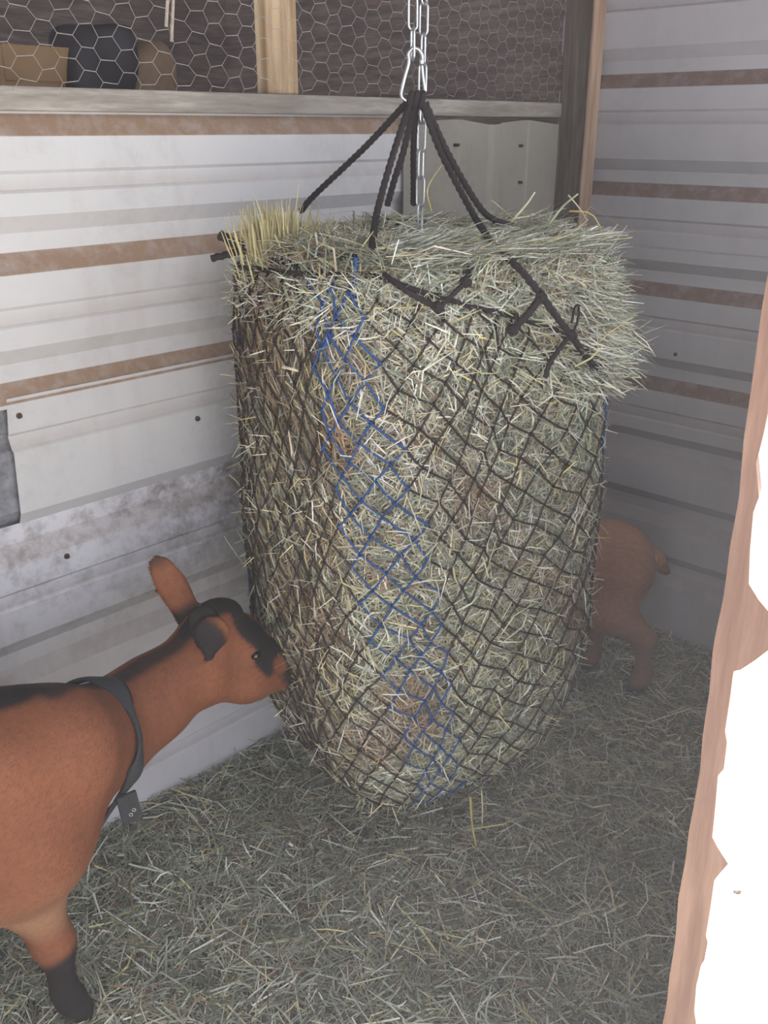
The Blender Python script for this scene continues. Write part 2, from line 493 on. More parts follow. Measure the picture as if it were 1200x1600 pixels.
# timber: rail on the left wall, studs, corner post
def timber(name, lo, hi, mat, frame, label, bev=0.004):
    mb = MB(); mb.box(lo, hi, frame); o = mb.build(name, mat, None, bevel=bev)
    tag(o, label, 'timber', kind='structure'); return o
timber('trim_1', (0.0, -0.075, 1.527), (3.3, 0.014, 1.566), M_WOOD_RAIL, frame_left, 'weathered rail along the top of the left metal wall')
timber('trim_2', (1.020, -0.055, 1.566), (1.105, -0.016, 2.30), M_WOOD_STUD, frame_left, 'pale upright stud behind the chicken wire')
timber('trim_3', (0.004, 0.006, 0.0), (0.052, 0.098, 2.36), M_WOOD_GREY, frame_left, 'dark wooden corner post between the two metal walls')
timber('trim_4', (0.002, 0.098, 0.0), (0.060, 0.104, 2.36), M_WOOD_EDGE, frame_left, 'thin added strip coloured paler as the lighter narrow face of the corner post', 0.001)  # added strip; the post's lighter narrow face is put into its colour
timber('trim_6', (1.0, -0.10, 2.16), (3.3, -0.02, 2.24), M_WOOD_GREY, frame_left, 'header above the chicken wire')

# ------------------------------------------------------------------ chicken wire
def chicken_wire():
    w, h = 0.040, 0.0375          # hexagon pitch along the wall / up
    V = []; F = []
    mb = MB()
    rows = int((2.17 - 1.552) / (h)) ; cols = int(2.5 / w)
    r = 0.00055
    def pt(s, z): return frame_left(np.array([s, 0.010 + 0.006 * noise3(np.array([s, 0, z]), 4.0), z]))
    seg = []
    # hexagons with twisted sides lying slanting-horizontally: columns offset by half
    s_start = 0.06
    for i in range(cols):
        for j in range(rows):
            z0 = 1.556 + j * h + (h / 2 if i % 2 else 0); s0 = s_start + i * w
            # corner points of a flat-topped hexagon
            a = (s0 - w * 0.36, z0 + h / 2); b = (s0 + w * 0.30, z0 + h / 2)
            c = (s0 + w * 0.64, z0); 
            jit = lambda q: (q[0] + 0.0022 * math.sin(q[0] * 311 + q[1] * 177), q[1] + 0.0022 * math.sin(q[0] * 123 + q[1] * 401))
            c2 = (s0 + w * 0.64, z0 + h)
            seg.append((jit(a), jit(b), 1)); seg.append((jit(b), jit(c), 0)); seg.append((jit(b), jit(c2), 0))
    for a, b, thick in seg:
        if max(a[1], b[1]) > 2.17: continue
        p, q = pt(*a), pt(*b)
        d = q - p; d /= np.linalg.norm(d)
        n1 = np.cross(d, [0, 0, 1]); n1 = n1 / (np.linalg.norm(n1) + 1e-9); n2 = np.cross(d, n1)
        rr = r * (1.5 if thick else 1.0)
        ring = [rr * (math.cos(t) * n1 + math.sin(t) * n2) for t in (0, 2.09, 4.19)]
        base = len(V)
        V += [p + k for k in ring] + [q + k for k in ring]
        for k in range(3): F.append((base + k, base + (k + 1) % 3, base + 3 + (k + 1) % 3, base + 3 + k))
    o = link('chicken_wire', mesh_np('chicken_wire', V, F), M_WIRE)
    tag(o, 'hexagonal chicken wire stretched above the left metal wall', 'wire mesh')
chicken_wire()

# things in the room behind the wire
def lumpy_box(name, centre, size, yaw, mat, label, cat, amp=0.02, sub=10, sharp=6):
    a = np.linspace(-1, 1, sub)
    import bmesh
    bm = bmesh.new(); bmesh.ops.create_cube(bm, size=2)
    bmesh.ops.subdivide_edges(bm, edges=bm.edges[:], cuts=sub, use_grid_fill=True)
    c, s = math.cos(yaw), math.sin(yaw)
    for vv in bm.verts:
        p = np.array(vv.co); n = (np.abs(p) ** sharp).sum() ** (1 / sharp); p = p / n
        p = p * np.array(size) / 2
        p = p * (1 + amp / max(size) * 4 * noise3(p + np.array(centre), 9.0))
        vv.co = (centre[0] + c * p[0] - s * p[1], centre[1] + s * p[0] + c * p[1], centre[2] + p[2])
    me = bpy.data.meshes.new(name); bm.to_mesh(me); bm.free()
    me.polygons.foreach_set('use_smooth', np.ones(len(me.polygons), bool))
    o = link(name, me, mat); tag(o, label, cat); return o

def fl(s, d, z): return frame_left(np.array([s, d, z]))
def carton(name, s, d, z, sw, dd, h, mat, label):
    t = empty(name, tuple(fl(s, d, z))); tag(t, label, 'box')
    mb = MB(); mb.box((s - sw/2, d - dd/2, z), (s + sw/2, d + dd/2, z + h), frame_left); mb.build('box_body', mat, t, bevel=0.006)
    mb = MB(); mb.box((s - sw/2 + 0.004, d + dd/2 + 0.001, z + h - 0.07), (s + sw/2 - 0.004, d + dd/2 + 0.006, z + h), frame_left); mb.build('flap', mat, t)
    return t
# shelf that carries them
sh = empty('shelf', tuple(fl(1.4, -0.55, 0))); tag(sh, 'dark wooden shelf board behind the chicken wire', 'shelf')
mb = MB(); mb.box((0.7, -0.85, 1.475), (2.2, -0.30, 1.50), frame_left); mb.build('board', M_WOOD_DARK, sh, bevel=0.002)
for s in (0.8, 1.4, 2.1):
    mb = MB(); mb.box((s, -0.85, 0.0), (s + 0.04, -0.80, 1.475), frame_left); mb.build('leg', M_WOOD_DARK, sh)
    mb = MB(); mb.box((s, -0.35, 0.0), (s + 0.04, -0.30, 1.475), frame_left); mb.build('leg', M_WOOD_DARK, sh)
def s_for(u, v, d):
    # place along the wall of a measured direction at depth d behind it
    q = at(u, v, 1.0); k = q[0]
    o = C0 + d * NL
    return (o[0] - k * o[1]) / (k * DL[1] - DL[0]) * -1.0 if False else (k * o[1] - o[0]) / (DL[0] - k * DL[1])
carton('cardboard_box', s_for(72, 110, -0.45), -0.55, 1.50, 0.19, 0.18, 0.165, M_CARD, 'open tan cardboard box behind the wire at far left')
_p = fl(s_for(150, 90, -0.5), -0.52, 1.608)
lumpy_box('tarp_bundle', _p, (0.15, 0.16, 0.20), 0.8, M_DARKBAG, 'dark folded tarp bundle beside the tan cardboard box', 'tarp', 0.02)
_p = fl(s_for(228, 90, -0.5), -0.52, 1.594)
lumpy_box('feed_sack', _p, (0.12, 0.14, 0.175), 0.8, mat_plain('brown_sack', lin(134, 112, 92), 0.85, 0, 0.2, 20), 'brown feed sack slumped beside the dark tarp bundle', 'sack', 0.02, 10, 4)

def hanging_twine():
    t = empty('hanging_twine', tuple(fl(1.42, -0.05, 2.2))); tag(t, 'pale frayed twine hanging behind the chicken wire', 'twine')
    for k, (s, zl) in enumerate(((1.335, 1.74), (1.32, 1.68), (1.31, 1.655), (1.35, 1.76))):
        pts = [fl(1.32 + 0.02 * k, -0.06, 2.16), fl(s + 0.012, -0.05, 1.95), fl(s - 0.006, -0.04, 1.82), fl(s + 0.01, -0.045, zl)]
        mb = MB(); mb.tube(spline(pts, 14), 0.0035, 5); mb.build('strand', M_STRAWT, t, smooth=True)
M_STRAWT = mat_plain('pale_twine', lin(176, 164, 150), 0.9, 0, 0.2, 200)
hanging_twine()

# ------------------------------------------------------------------ door jamb with jagged edge (right foreground)
def jamb():
    # outline in the board's own plane: (x across, z up); left edge straight, right edge jagged
    A = at(1035, 1600, 0.775); B = at(1200, 430, 0.775)
    axis = B - A; axis /= np.linalg.norm(axis)
    nrm = np.array([-0.42, -0.9, 0.0]); nrm -= axis * np.dot(nrm, axis); nrm /= np.linalg.norm(nrm)
    acr = np.cross(axis, nrm); acr = -acr if acr[0] < 0 else acr
    def on_plane(u, v):
        d = at(u, v, 1.0) - np.array([0, 0, CAM_H]); o = np.array([0, 0, CAM_H])
        t = np.dot(A - o, nrm) / np.dot(d, nrm); p = o + t * d - A
        return np.dot(p, acr), np.dot(p, axis)
    edge_px = [(1300, 60), (1262, 200), (1246, 330), (1224, 480), (1205, 620), (1190, 690), (1181, 725), (1186, 778), (1177, 800), (1172, 860), (1170, 912),
               (1186, 938), (1203, 958), (1206, 1012), (1180, 1032), (1157, 1047), (1146, 1049), (1141, 1090), (1133, 1142), (1136, 1160),
               (1131, 1202), (1122, 1212), (1117, 1270), (1113, 1308), (1122, 1325), (1138, 1350), (1124, 1366), (1116, 1376), (1110, 1420), (1103, 1462),
               (1106, 1472), (1101, 1500), (1096, 1508), (1088, 1540), (1085, 1580), (1088, 1600), (1078, 1640), (1070, 1700)]
    R = [on_plane(u, v) for u, v in edge_px]
    top = R[0][1]; bot = R[-1][1]
    R = [(R[0][0] + 0.004, 0.95)] + R
    L0 = -np.dot(A - np.array([A[0], A[1], 0]), axis)
    R.append((R[-1][0] - 0.004, L0 - 0.05))
    front = [(0.0, z) for _, z in R]
    verts = []; faces = []
    th = 0.028
    for off in (0.0, -th):
        for i, (x, z) in enumerate(R):
            xl = 0.0012 * math.sin(z * 23) + 0.0008 * math.sin(z * 61)
            for q in np.linspace(0, 1, 4):
                verts.append(A + acr * (xl + (x - xl) * q) + axis * z + nrm * off)
    n = len(R); W = 4
    g = lambda s, i, q: s * n * W + i * W + q
    for i in range(n - 1):
        for q in range(W - 1):
            faces.append((g(0, i, q), g(0, i, q + 1), g(0, i + 1, q + 1), g(0, i + 1, q)))
            faces.append((g(1, i, q), g(1, i + 1, q), g(1, i + 1, q + 1), g(1, i, q + 1)))
        faces.append((g(0, i, 0), g(0, i + 1, 0), g(1, i + 1, 0), g(1, i, 0)))
        faces.append((g(0, i, 3), g(1, i, 3), g(1, i + 1, 3), g(0, i + 1, 3)))
    for i in (0, n - 1):
        for q in range(3): faces.append((g(0, i, q), g(1, i, q), g(1, i, q + 1), g(0, i, q + 1)))
    o = link('trim_5', mesh_np('trim_5', verts, faces, False), M_WOOD_JAMB)
    tag(o, 'pinkish wooden door jamb with jagged outer edge in the right foreground', 'timber', kind='structure')
jamb()

# ------------------------------------------------------------------ ribbons of hay
PAL = np.array([lin(186, 190, 172), lin(208, 202, 176), lin(154, 158, 140), lin(228, 227, 216), lin(138, 116, 98), lin(172, 168, 146), lin(118, 124, 110), lin(204, 190, 142)])
def hay_colors(n, weights):
    w = np.asarray(weights, float); w /= w.sum()
    c = PAL[rng.choice(len(PAL), n, p=w)]
    return np.clip(c * rng.uniform(0.78, 1.34, (n, 1)) * rng.uniform(0.95, 1.05, (n, 3)), 0, 1)

def ribbons(P, D, L, Wd, Nrm, bend, colr):
    n = len(P)
    D = D / (np.linalg.norm(D, axis=1)[:, None] + 1e-9)
    side = np.cross(D, Nrm); side /= np.linalg.norm(side, axis=1)[:, None] + 1e-9
    up = np.cross(side, D)
    roll = rng.uniform(-0.9, 0.9, n)[:, None]
    wv = side * np.cos(roll) + up * np.sin(roll)
    bv = (side * rng.normal(size=(n, 1)) + up * rng.normal(size=(n, 1)) * 0.5) * bend[:, None] * L[:, None]
    half = L[:, None] / 2
    p0 = P - D * half; p1 = P + bv; p2 = P + D * half
    w = wv * (Wd / 2)[:, None]
    V = np.stack([p0 - w * .8, p0 + w * .8, p1 - w, p1 + w, p2 - w * .45, p2 + w * .45], 1).reshape(-1, 3)
    b = np.arange(n)[:, None] * 6
    F = np.concatenate([b + np.array([0, 1, 3, 2]), b + np.array([2, 3, 5, 4])], 0)
    return V, F, np.repeat(colr, 6, 0)

# ------------------------------------------------------------------ bale
BC = np.array([0.07, 1.80]); TH = math.radians(31)
E1 = np.array([math.cos(TH), math.sin(TH)]); E2 = np.array([-math.sin(TH), math.cos(TH)])
BA, BB, BN = 0.315, 0.285, 3.4
ZB0, ZB1 = 0.165, 1.305
PZ = [0.165, 0.180, 0.205, 0.25, 0.32, 0.41, 0.56, 0.80, 1.00, 1.15, 1.24, 1.28, 1.305]
PS = [0.18, 0.44, 0.62, 0.76, 0.875, 0.94, 0.98, 1.0, 1.0, 0.99, 0.97, 0.93, 0.80]
def bale_r(phi):
    c, s = np.abs(np.cos(phi)), np.abs(np.sin(phi))
    return 1.0 / ((c / BA) ** BN + (s / BB) ** BN) ** (1 / BN)
def top_z(x, y):
    p = np.stack([x, y, np.zeros_like(x)], -1)
    return ZB1 + 0.018 * noise3(p, 8.0) 
def bale_pt(phi, z, off=0.0):
    phi = np.asarray(phi, float); z = np.asarray(z, float)
    r = bale_r(phi) * np.interp(z, PZ, PS)
    lx, ly = np.cos(phi), np.sin(phi)
    p = np.stack([BC[0] + r * (lx * E1[0] + ly * E2[0]), BC[1] + r * (lx * E1[1] + ly * E2[1]), z], -1)
    lump = 0.010 * noise3(p, 9.0) + 0.004 * noise3(p, 26.0)
    n = np.stack([lx * E1[0] + ly * E2[0], lx * E1[1] + ly * E2[1], np.zeros_like(lx)], -1)
    return p + n * (lump + off)[..., None]
def bale_nrm(phi, z):
    e = 1e-3
    a = bale_pt(phi + e, z) - bale_pt(phi - e, z); b = bale_pt(phi, z + e) - bale_pt(phi, z - e)
    n = np.cross(a, b); return n / (np.linalg.norm(n, axis=-1)[..., None] + 1e-12)
_ph = np.linspace(0, 2 * np.pi, 2001)
_rr = bale_r(_ph); _xy = np.stack([_rr * np.cos(_ph), _rr * np.sin(_ph)], -1)
_arc = np.concatenate([[0], np.cumsum(np.linalg.norm(np.diff(_xy, axis=0), axis=1))])
PERIM = _arc[-1]
def arc_phi(a): return np.interp(np.mod(a, PERIM), _arc, _ph)
def world_phi(angle_deg):
    """bale angle for a world azimuth measured from +x counter-clockwise"""
    return (math.radians(angle_deg) - TH) % (2 * math.pi)

bale = empty('hay_bale', (BC[0], BC[1], ZB0)); tag(bale, 'large grey-green hay bale hanging inside the rope net', 'hay bale')
def bale_core():
    nph, nz = 160, 90
    ph = np.linspace(0, 2 * np.pi, nph, endpoint=False); zz = np.linspace(ZB0, ZB1, nz)
    PH, ZZ = np.meshgrid(ph, zz)
    V = bale_pt(PH, ZZ, np.full(PH.shape, -0.012))
    V = V.reshape(-1, 3).tolist(); F = []
    for i in range(nz - 1):
        for k in range(nph):
            F.append((i*nph+k, i*nph+(k+1) % nph, (i+1)*nph+(k+1) % nph, (i+1)*nph+k))
    # close top and bottom by rings towards the axis
    base = np.array(V[-nph:]); last = (nz - 1) * nph
    for q, t in enumerate((0.8, 0.55, 0.3, 0.05)):
        ring = BC + (base[:, :2] - BC) * t
        st = len(V); V += np.column_stack([ring, top_z(ring[:, 0], ring[:, 1]) - 0.012]).tolist()
        for k in range(nph): F.append((last+k, last+(k+1) % nph, st+(k+1) % nph, st+k))
        last = st
    st = len(V); b0 = np.array(V[:nph]); ring = BC + (b0[:, :2] - BC) * 0.05
    V += np.column_stack([ring, np.full(nph, ZB0 - 0.004)]).tolist()
    for k in range(nph): F.append((k, st + k, st+(k+1) % nph, (k+1) % nph))
    m, nt, b = mat_base('hay_body', 0.95, 0, 0.1)
    tc = nt.nodes.new('ShaderNodeTexCoord')
    n1 = noise_tex(nt, tc.outputs['Object'], 55, 8, 0.75)
    nt.links.new(ramp(nt, n1, [(0.3, lin(92, 82, 62)), (0.55, lin(138, 130, 100)), (0.75, lin(176, 170, 136))]), b.inputs['Base Color'])
    link('hay_body', mesh_np('hay_body', V, F), m, bale)
bale_core()

def sm_(x, a, b): t = np.clip((x - a) / (b - a), 0, 1); return t * t * (3 - 2 * t)
def bale_strands():
    # sides
    n = 62000
    arc = rng.uniform(0, PERIM, n); phi = arc_phi(arc)
    z = rng.uniform(ZB0 + 0.004, ZB1 - 0.01, n)
    P = bale_pt(phi, z, rng.uniform(-0.012, 0.008, n)); Nn = bale_nrm(phi, z)
    T = np.cross(np.array([0, 0, 1.0]), Nn); T /= np.linalg.norm(T, axis=1)[:, None] + 1e-9
    B = np.cross(Nn, T)
    az = np.degrees(np.arctan2(P[:, 1] - BC[1], P[:, 0] - BC[0]))
    left = ((az < -112) | (az > 90))[:, None]          # the face turned to the left wall
    ang = rng.uniform(0, 2 * np.pi, n)[:, None]
    ang = np.where(left, np.pi / 2 + rng.normal(0, 0.75, (n, 1)), ang)
    outw = np.abs(rng.normal(0, 0.22, n))[:, None]
    outw = np.where(left, outw, outw * 0.6)
    D = T * np.cos(ang) + B * np.sin(ang) + Nn * outw
    L = rng.gamma(3.0, 0.014, n) + 0.014
    L = np.minimum(L, 0.11)
    Wd = rng.uniform(0.0014, 0.0034, n)
    wl_ = hay_colors(n, [1.2, 2.0, 2, 1.0, 2.6, 2.4, 1.5, 2.4]); wr_ = hay_colors(n, [3, 1.6, 3, 2.0, 1.0, 1.6, 2.2, 0.8])
    c = np.where(left, wl_, wr_)
    # broad drifts of browner and greener hay
    dr = noise3(P, 7.0)[:, None]
    c = np.clip(c * (1 + 0.16 * dr * np.array([0.6, 1.0, 0.7])), 0, 1)
    red = sm_(noise3(P + 3.0, 11.0), 0.25, 0.7)[:, None] * 0.5
    c = c * (1 - red) + red * np.array(lin(156, 118, 96)) * rng.uniform(0.7, 1.25, (n, 1))
    out = [ribbons(P, D, L, Wd, Nn, rng.normal(0, 0.10, n), c)]
    # top
    m = 15000
    q = np.sqrt(rng.uniform(0, 1, m)) * 0.93; ph = rng.uniform(0, 2 * np.pi, m)
    r = bale_r(ph) * q
    xy = BC + (r * np.cos(ph))[:, None] * E1 + (r * np.sin(ph))[:, None] * E2
    P = np.column_stack([xy, top_z(xy[:, 0], xy[:, 1]) + rng.uniform(-0.012, 0.012, m)])
    right = xy[:, 0] > BC[0] - 0.05
    ang = np.where(right, rng.normal(0.1, 0.55, m), rng.normal(1.9, 0.6, m))
    D = np.column_stack([np.cos(ang), np.sin(ang), np.abs(rng.normal(0.0, 0.22, m))])
    L = np.minimum(rng.gamma(3.5, 0.018, m) + 0.015, 0.14)
    c = np.where(right[:, None], hay_colors(m, [3, 1.5, 2, 3.2, 0.5, 1, 1.4, 0.6]), hay_colors(m, [2, 2, 2, 1, 2, 2, 2, 2]))
    out.append(ribbons(P, D, L, rng.uniform(0.0014, 0.0034, m), np.tile([0, 0, 1.0], (m, 1)), rng.normal(0, 0.12, m), c))
    # rim and the overhanging fringe at the upper right
    m = 6500
    phi = rng.uniform(0, 2 * np.pi, m); z = rng.uniform(1.20, ZB1, m)
    k = 2600
    wa = rng.normal(-6, 20, k)
    phi[:k] = (np.radians(wa) - TH) % (2 * np.pi); z[:k] = 1.06 + 0.25 * rng.beta(1.1, 1.3, k)
    P = bale_pt(phi, z, rng.uniform(0.0, 0.012, m)); Nn = bale_nrm(phi, z)
    P[:k] += Nn[:k] * (np.abs(rng.normal(0, 0.014, k)) * np.interp(z[:k], [1.04, 1.08, 1.14, 1.24, 1.3], [0.6, 2.2, 2.0, 0.9, 0.4]))[:, None]
    T = np.cross(np.array([0, 0, 1.0]), Nn); T /= np.linalg.norm(T, axis=1)[:, None]
    D = Nn * rng.uniform(0.3, 1.0, m)[:, None] + T * rng.normal(0, 0.7, (m, 1)) + np.array([0, 0, 1.0]) * rng.normal(-0.15, 0.45, (m, 1))
    D[:k] = Nn[:k] * 0.8 + np.array([0.6, 0.05, -0.40]) + rng.normal(0, 0.52, (k, 3))
    L = np.minimum(rng.gamma(3.0, 0.011, m) + 0.018, 0.09)
    c = hay_colors(m, [3, 1.2, 2, 3.2, 0.6, 1, 1.4, 0.6])
    out.append(ribbons(P, D, L, rng.uniform(0.0012, 0.0028, m), Nn, rng.normal(0, 0.1, m), c))
    # whiskers that stick out all over
    m = 2400
    phi = arc_phi(rng.uniform(0, PERIM, m)); z = rng.uniform(ZB0 + 0.01, ZB1, m)
    P = bale_pt(phi, z, np.full(m, 0.012)); Nn = bale_nrm(phi, z)
    D = Nn * 0.6 + rng.normal(0, 0.55, (m, 3))
    D[:, 2] -= 0.15
    L = rng.uniform(0.025, 0.075, m)
    c = hay_colors(m, [2, 3, 1, 3, 0.5, 1, 0.5, 2])
    out.append(ribbons(P, D, L, rng.uniform(0.0012, 0.0026, m), Nn, rng.normal(0, 0.12, m), c))
    V = np.concatenate([o[0] for o in out]); Cc = np.concatenate([o[2] for o in out])
    F = []; nb = 0
    for o in out: F.append(o[1] + nb); nb += len(o[0])
    ob = link('hay_strands', mesh_np('hay_strands', V, np.concatenate(F), False, Cc), M_HAY, bale)
    tag(ob, kind='stuff')
bale_strands()

def straw_tuft():
    # the stiff yellow tuft on the upper left corner
    n = 420
    base = at(430, 405, 1.70)
    P0 = base + np.column_stack([rng.normal(0, 0.026, n), rng.normal(0, 0.020, n), rng.normal(0, 0.014, n)])
    D = np.column_stack([(P0[:, 0] - base[0]) * 3 + rng.normal(-0.03, 0.10, n), rng.normal(0, 0.16, n), np.ones(n)])
    L = rng.uniform(0.045, 0.085, n)
    P = P0 + D / np.linalg.norm(D, axis=1)[:, None] * (L / 2)[:, None]
    c = np.array(lin(190, 178, 134)) * rng.uniform(0.65, 1.15, (n, 1)) * np.array([1, 1, 1])
    V, F, Cc = ribbons(P, D, L, rng.uniform(0.0018, 0.0034, n), np.tile([0, -1.0, 0.1], (n, 1)), rng.normal(0, 0.03, n), c)
    o = link('straw_tuft', mesh_np('straw_tuft', V, F, False, Cc), M_HAY, bale)
    tag(o, 'stiff yellow straw tuft', kind='stuff')
straw_tuft()

def stalk(pts, r, col, parent, name='stalk'):
    mb = MB(); mb.tube(spline(pts, 9), np.linspace(r, r * 0.55, 9), 5)
    return mb.build(name, col, parent, smooth=True)
M_STALK = mat_plain('pale_stalk', lin(206, 200, 168), 0.7, 0, 0.15, 60)
M_STALK_G = mat_plain('green_stalk', lin(176, 186, 150), 0.7, 0, 0.15, 60)
for pts, r, mm in (
    ([at(735, 1245, 1.62), at(738, 1290, 1.61), at(744, 1322, 1.60)], 0.0030, M_STRAW),
    ([at(752, 1230, 1.62), at(754, 1265, 1.60), at(753, 1290, 1.60)], 0.0018, M_STALK),
    ([at(612, 1258, 1.56), at(618, 1275, 1.55), at(624, 1290, 1.55)], 0.0018, M_STALK),
    ([at(800, 345, 1.75), at(822, 320, 1.75), at(836, 300, 1.75)], 0.0024, M_STALK),
    ([at(856, 352, 1.78), at(880, 322, 1.78), at(903, 303, 1.77)], 0.0026, M_STALK_G),
    ([at(888, 305, 1.78), at(905, 325, 1.78), at(918, 345, 1.78)], 0.0014, M_STALK),
    ([at(890, 330, 1.80), at(925, 335, 1.80), at(950, 372, 1.79), at(988, 371, 1.79)], 0.0017, M_STRAW),
    ([at(935, 540, 1.78), at(970, 560, 1.78), at(1010, 590, 1.77)], 0.0015, M_STALK),
    ([at(925, 585, 1.72), at(950, 605, 1.72), at(975, 622, 1.71)], 0.0015, M_STALK),
    ([at(927, 370, 1.74), at(929, 420, 1.73), at(928, 470, 1.72)], 0.0015, M_STALK),
    ([at(674, 330, 1.80), at(668, 295, 1.80), at(690, 258, 1.80)], 0.0018, M_STRAW),
    ([at(510, 352, 1.66), at(524, 388, 1.60), at(555, 392, 1.56), at(600, 388, 1.52)], 0.0022, M_STALK),
    ([at(395, 900, 1.85), at(372, 870, 1.84), at(350, 838, 1.84)], 0.0014, M_STALK),
    ([at(385, 780, 1.85), at(372, 755, 1.84), at(358, 742, 1.84)], 0.0018, M_STALK),
    ([at(880, 985, 1.72), at(905, 1008, 1.72), at(915, 1016, 1.72)], 0.0018, M_STALK_G),
    ([at(912, 895, 1.80), at(916, 905, 1.80), at(919, 922, 1.80)], 0.0030, M_STALK),
):
    stalk(pts, r, mm, bale)

# ------------------------------------------------------------------ the net
net = empty('hay_net', (BC[0], BC[1], ZB0)); tag(net, 'knotted black hay net with a blue band, hung from the carabiner', 'hay net')
NC = 76; STEP = 0.034
RIM_AZ = np.array([-180, -150, -125, -105, -90, -75, -60, -40, -15, 10, 40, 80, 120, 150, 180], float)
RIM_Z = np.array([1.265, 1.275, 1.285, 1.290, 1.262, 1.235, 1.215, 1.18, 1.085, 1.07, 1.15, 1.24, 1.26, 1.262, 1.265])
def rim_z(phi):
    a = np.degrees(phi + TH); a = (a + 180) % 360 - 180
    return np.interp(a, RIM_AZ, RIM_Z)
SHEAR = 0.22
knot_v, knot_f = None, None
LEFT_A = float(np.interp(world_phi(-165), _ph, _arc))
def make_net():
    nk = int((1.30 - ZB0 + 0.05) / STEP) + 2
    z_rows = 1.30 - np.arange(nk) * STEP
    pitch = PERIM / NC
    front_arc = float(np.interp(world_phi(-101), _ph, _arc))
    left_arc = float(np.interp(world_phi(168), _ph, _arc))
    right_arc = float(np.interp(world_phi(-2), _ph, _arc))
    def near(a, c, w):
        d = (a - c + PERIM / 2) % PERIM - PERIM / 2
        return abs(d) < w
    for j in range(NC):
        pts = []; knots = []
        arcs = []
        for k in range(nk):
            zig = 0.5 if (k + j) % 2 else -0.5
            a = (j + zig) * pitch + SHEAR * (0.80 - z_rows[k])
            # a tugged, uneven net; both twines that share a knot move together
            kn = round(j + zig + 0.5) % NC
            a += 0.008 * math.sin(kn * 2.1 + k * 1.7) + 0.012 * math.sin(kn * 0.55 + k * 0.23)
            z = z_rows[k] + 0.005 * math.sin(kn * 1.3 + k * 2.9) + 0.010 * math.sin(kn * 0.4 + 1.0)
            # meshes are bunched on the left face and pulled open on the right
            a = a - 0.20 * PERIM / (2 * math.pi) * math.sin(2 * math.pi * (a - LEFT_A) / PERIM)
            phi = arc_phi(a)
            if z > rim_z(phi): continue
            off = 0.0118
            if z < ZB0 + 0.004:
                q = bale_pt(phi, np.array(ZB0 + 0.004), np.array(off)); t = max(0.0, 1 - (ZB0 + 0.004 - z) / 0.10)
                q = np.array([BC[0] + (q[0] - BC[0]) * t, BC[1] + (q[1] - BC[1]) * t, ZB0 - 0.006])
            else:
                q = bale_pt(phi, np.array(z), np.array(off))
            pts.append(q); arcs.append(a)
        if len(pts) < 4: continue
        # start at the rim rope
        ph0 = arc_phi(arcs[0]); pts.insert(0, bale_pt(ph0, np.array(rim_z(ph0)), np.array(0.012)))
        am = (j * pitch) % PERIM; am = am - 0.20 * PERIM / (2 * math.pi) * math.sin(2 * math.pi * (am - LEFT_A) / PERIM)
        blue = near(am, front_arc, 0.062) or near(am, left_arc, 0.04) or near(am, right_arc, 0.035)
        mb = MB()
        P = []
        for a_, b_ in zip(pts[:-1], pts[1:]):
            P += [a_, a_ * 0.5 + b_ * 0.5 + np.array([0, 0, -0.0015])]
        P.append(pts[-1])
        mb.tube(np.array(P), 0.0021 if not blue else 0.0022, 4)
        for q in pts[1:]:
            o = 0.0038 if not blue else 0.0042
            v = q + np.array([(1,0,0),(-1,0,0),(0,1,0),(0,-1,0),(0,0,1.25),(0,0,-1.25)]) * o
            mb.add(v, np.array([(4,0,2),(4,2,1),(4,1,3),(4,3,0),(5,2,0),(5,1,2),(5,3,1),(5,0,3)]))
        o = mb.build('net_twine', M_TWINE_BLUE if blue else M_TWINE, net, smooth=True)
        if blue: o['label'] = 'blue twine'
make_net()

def rope(pts, r, name, parent, mat=None, n=None):
    P = np.asarray(pts, float)
    L = np.linalg.norm(np.diff(P, axis=0), axis=1).sum()
    mb = MB(); mb.tube(spline(P, n or max(10, int(L / 0.0025))), r, 9, lobes=3, twist=0.9 / r)
    return mb.build(name, mat or M_ROPE, parent, smooth=True)

# rim draw-rope: follows the opening
rp = []
for a in np.linspace(-180, 180, 60, endpoint=False):
    ph = world_phi(a); rp.append(bale_pt(np.array(ph), np.array(rim_z(ph)), np.array(0.014)))
mb = MB(); mb.tube(np.array(rp), 0.0045, 6, closed=True); mb.build('draw_rope', M_ROPE, net, smooth=True)
HANG = at(650, 160, 1.80)
# suspension ropes
SUS = [
    [HANG + [-0.016, 0, 0], at(570, 230, 1.88), at(490, 306, 1.95), at(470, 330, 1.98)],
    [HANG + [-0.010, -0.004, 0], at(615, 240, 1.74), at(596, 305, 1.70), at(586, 350, 1.64), at(580, 405, 1.50)],
    [HANG + [-0.002, 0.004, 0], at(632, 230, 1.80), at(617, 278, 1.82), at(605, 320, 1.85)],
    [HANG + [0.0, 0.010, 0], at(646, 230, 1.86), at(646, 300, 1.92), at(646, 318, 1.96)],
    [HANG + [0.010, -0.004, 0], at(690, 240, 1.78), at(737, 330, 1.74), at(757, 362, 1.66), at(772, 384, 1.60), at(812, 420, 1.545), at(846, 462, 1.53)],
    [HANG + [0.016, 0.002, 0], at(700, 240, 1.80), at(748, 322, 1.82), at(775, 345, 1.86), at(800, 352, 1.92)],
]
for s in SUS: rope(s, 0.0058, 'suspension_rope', net)
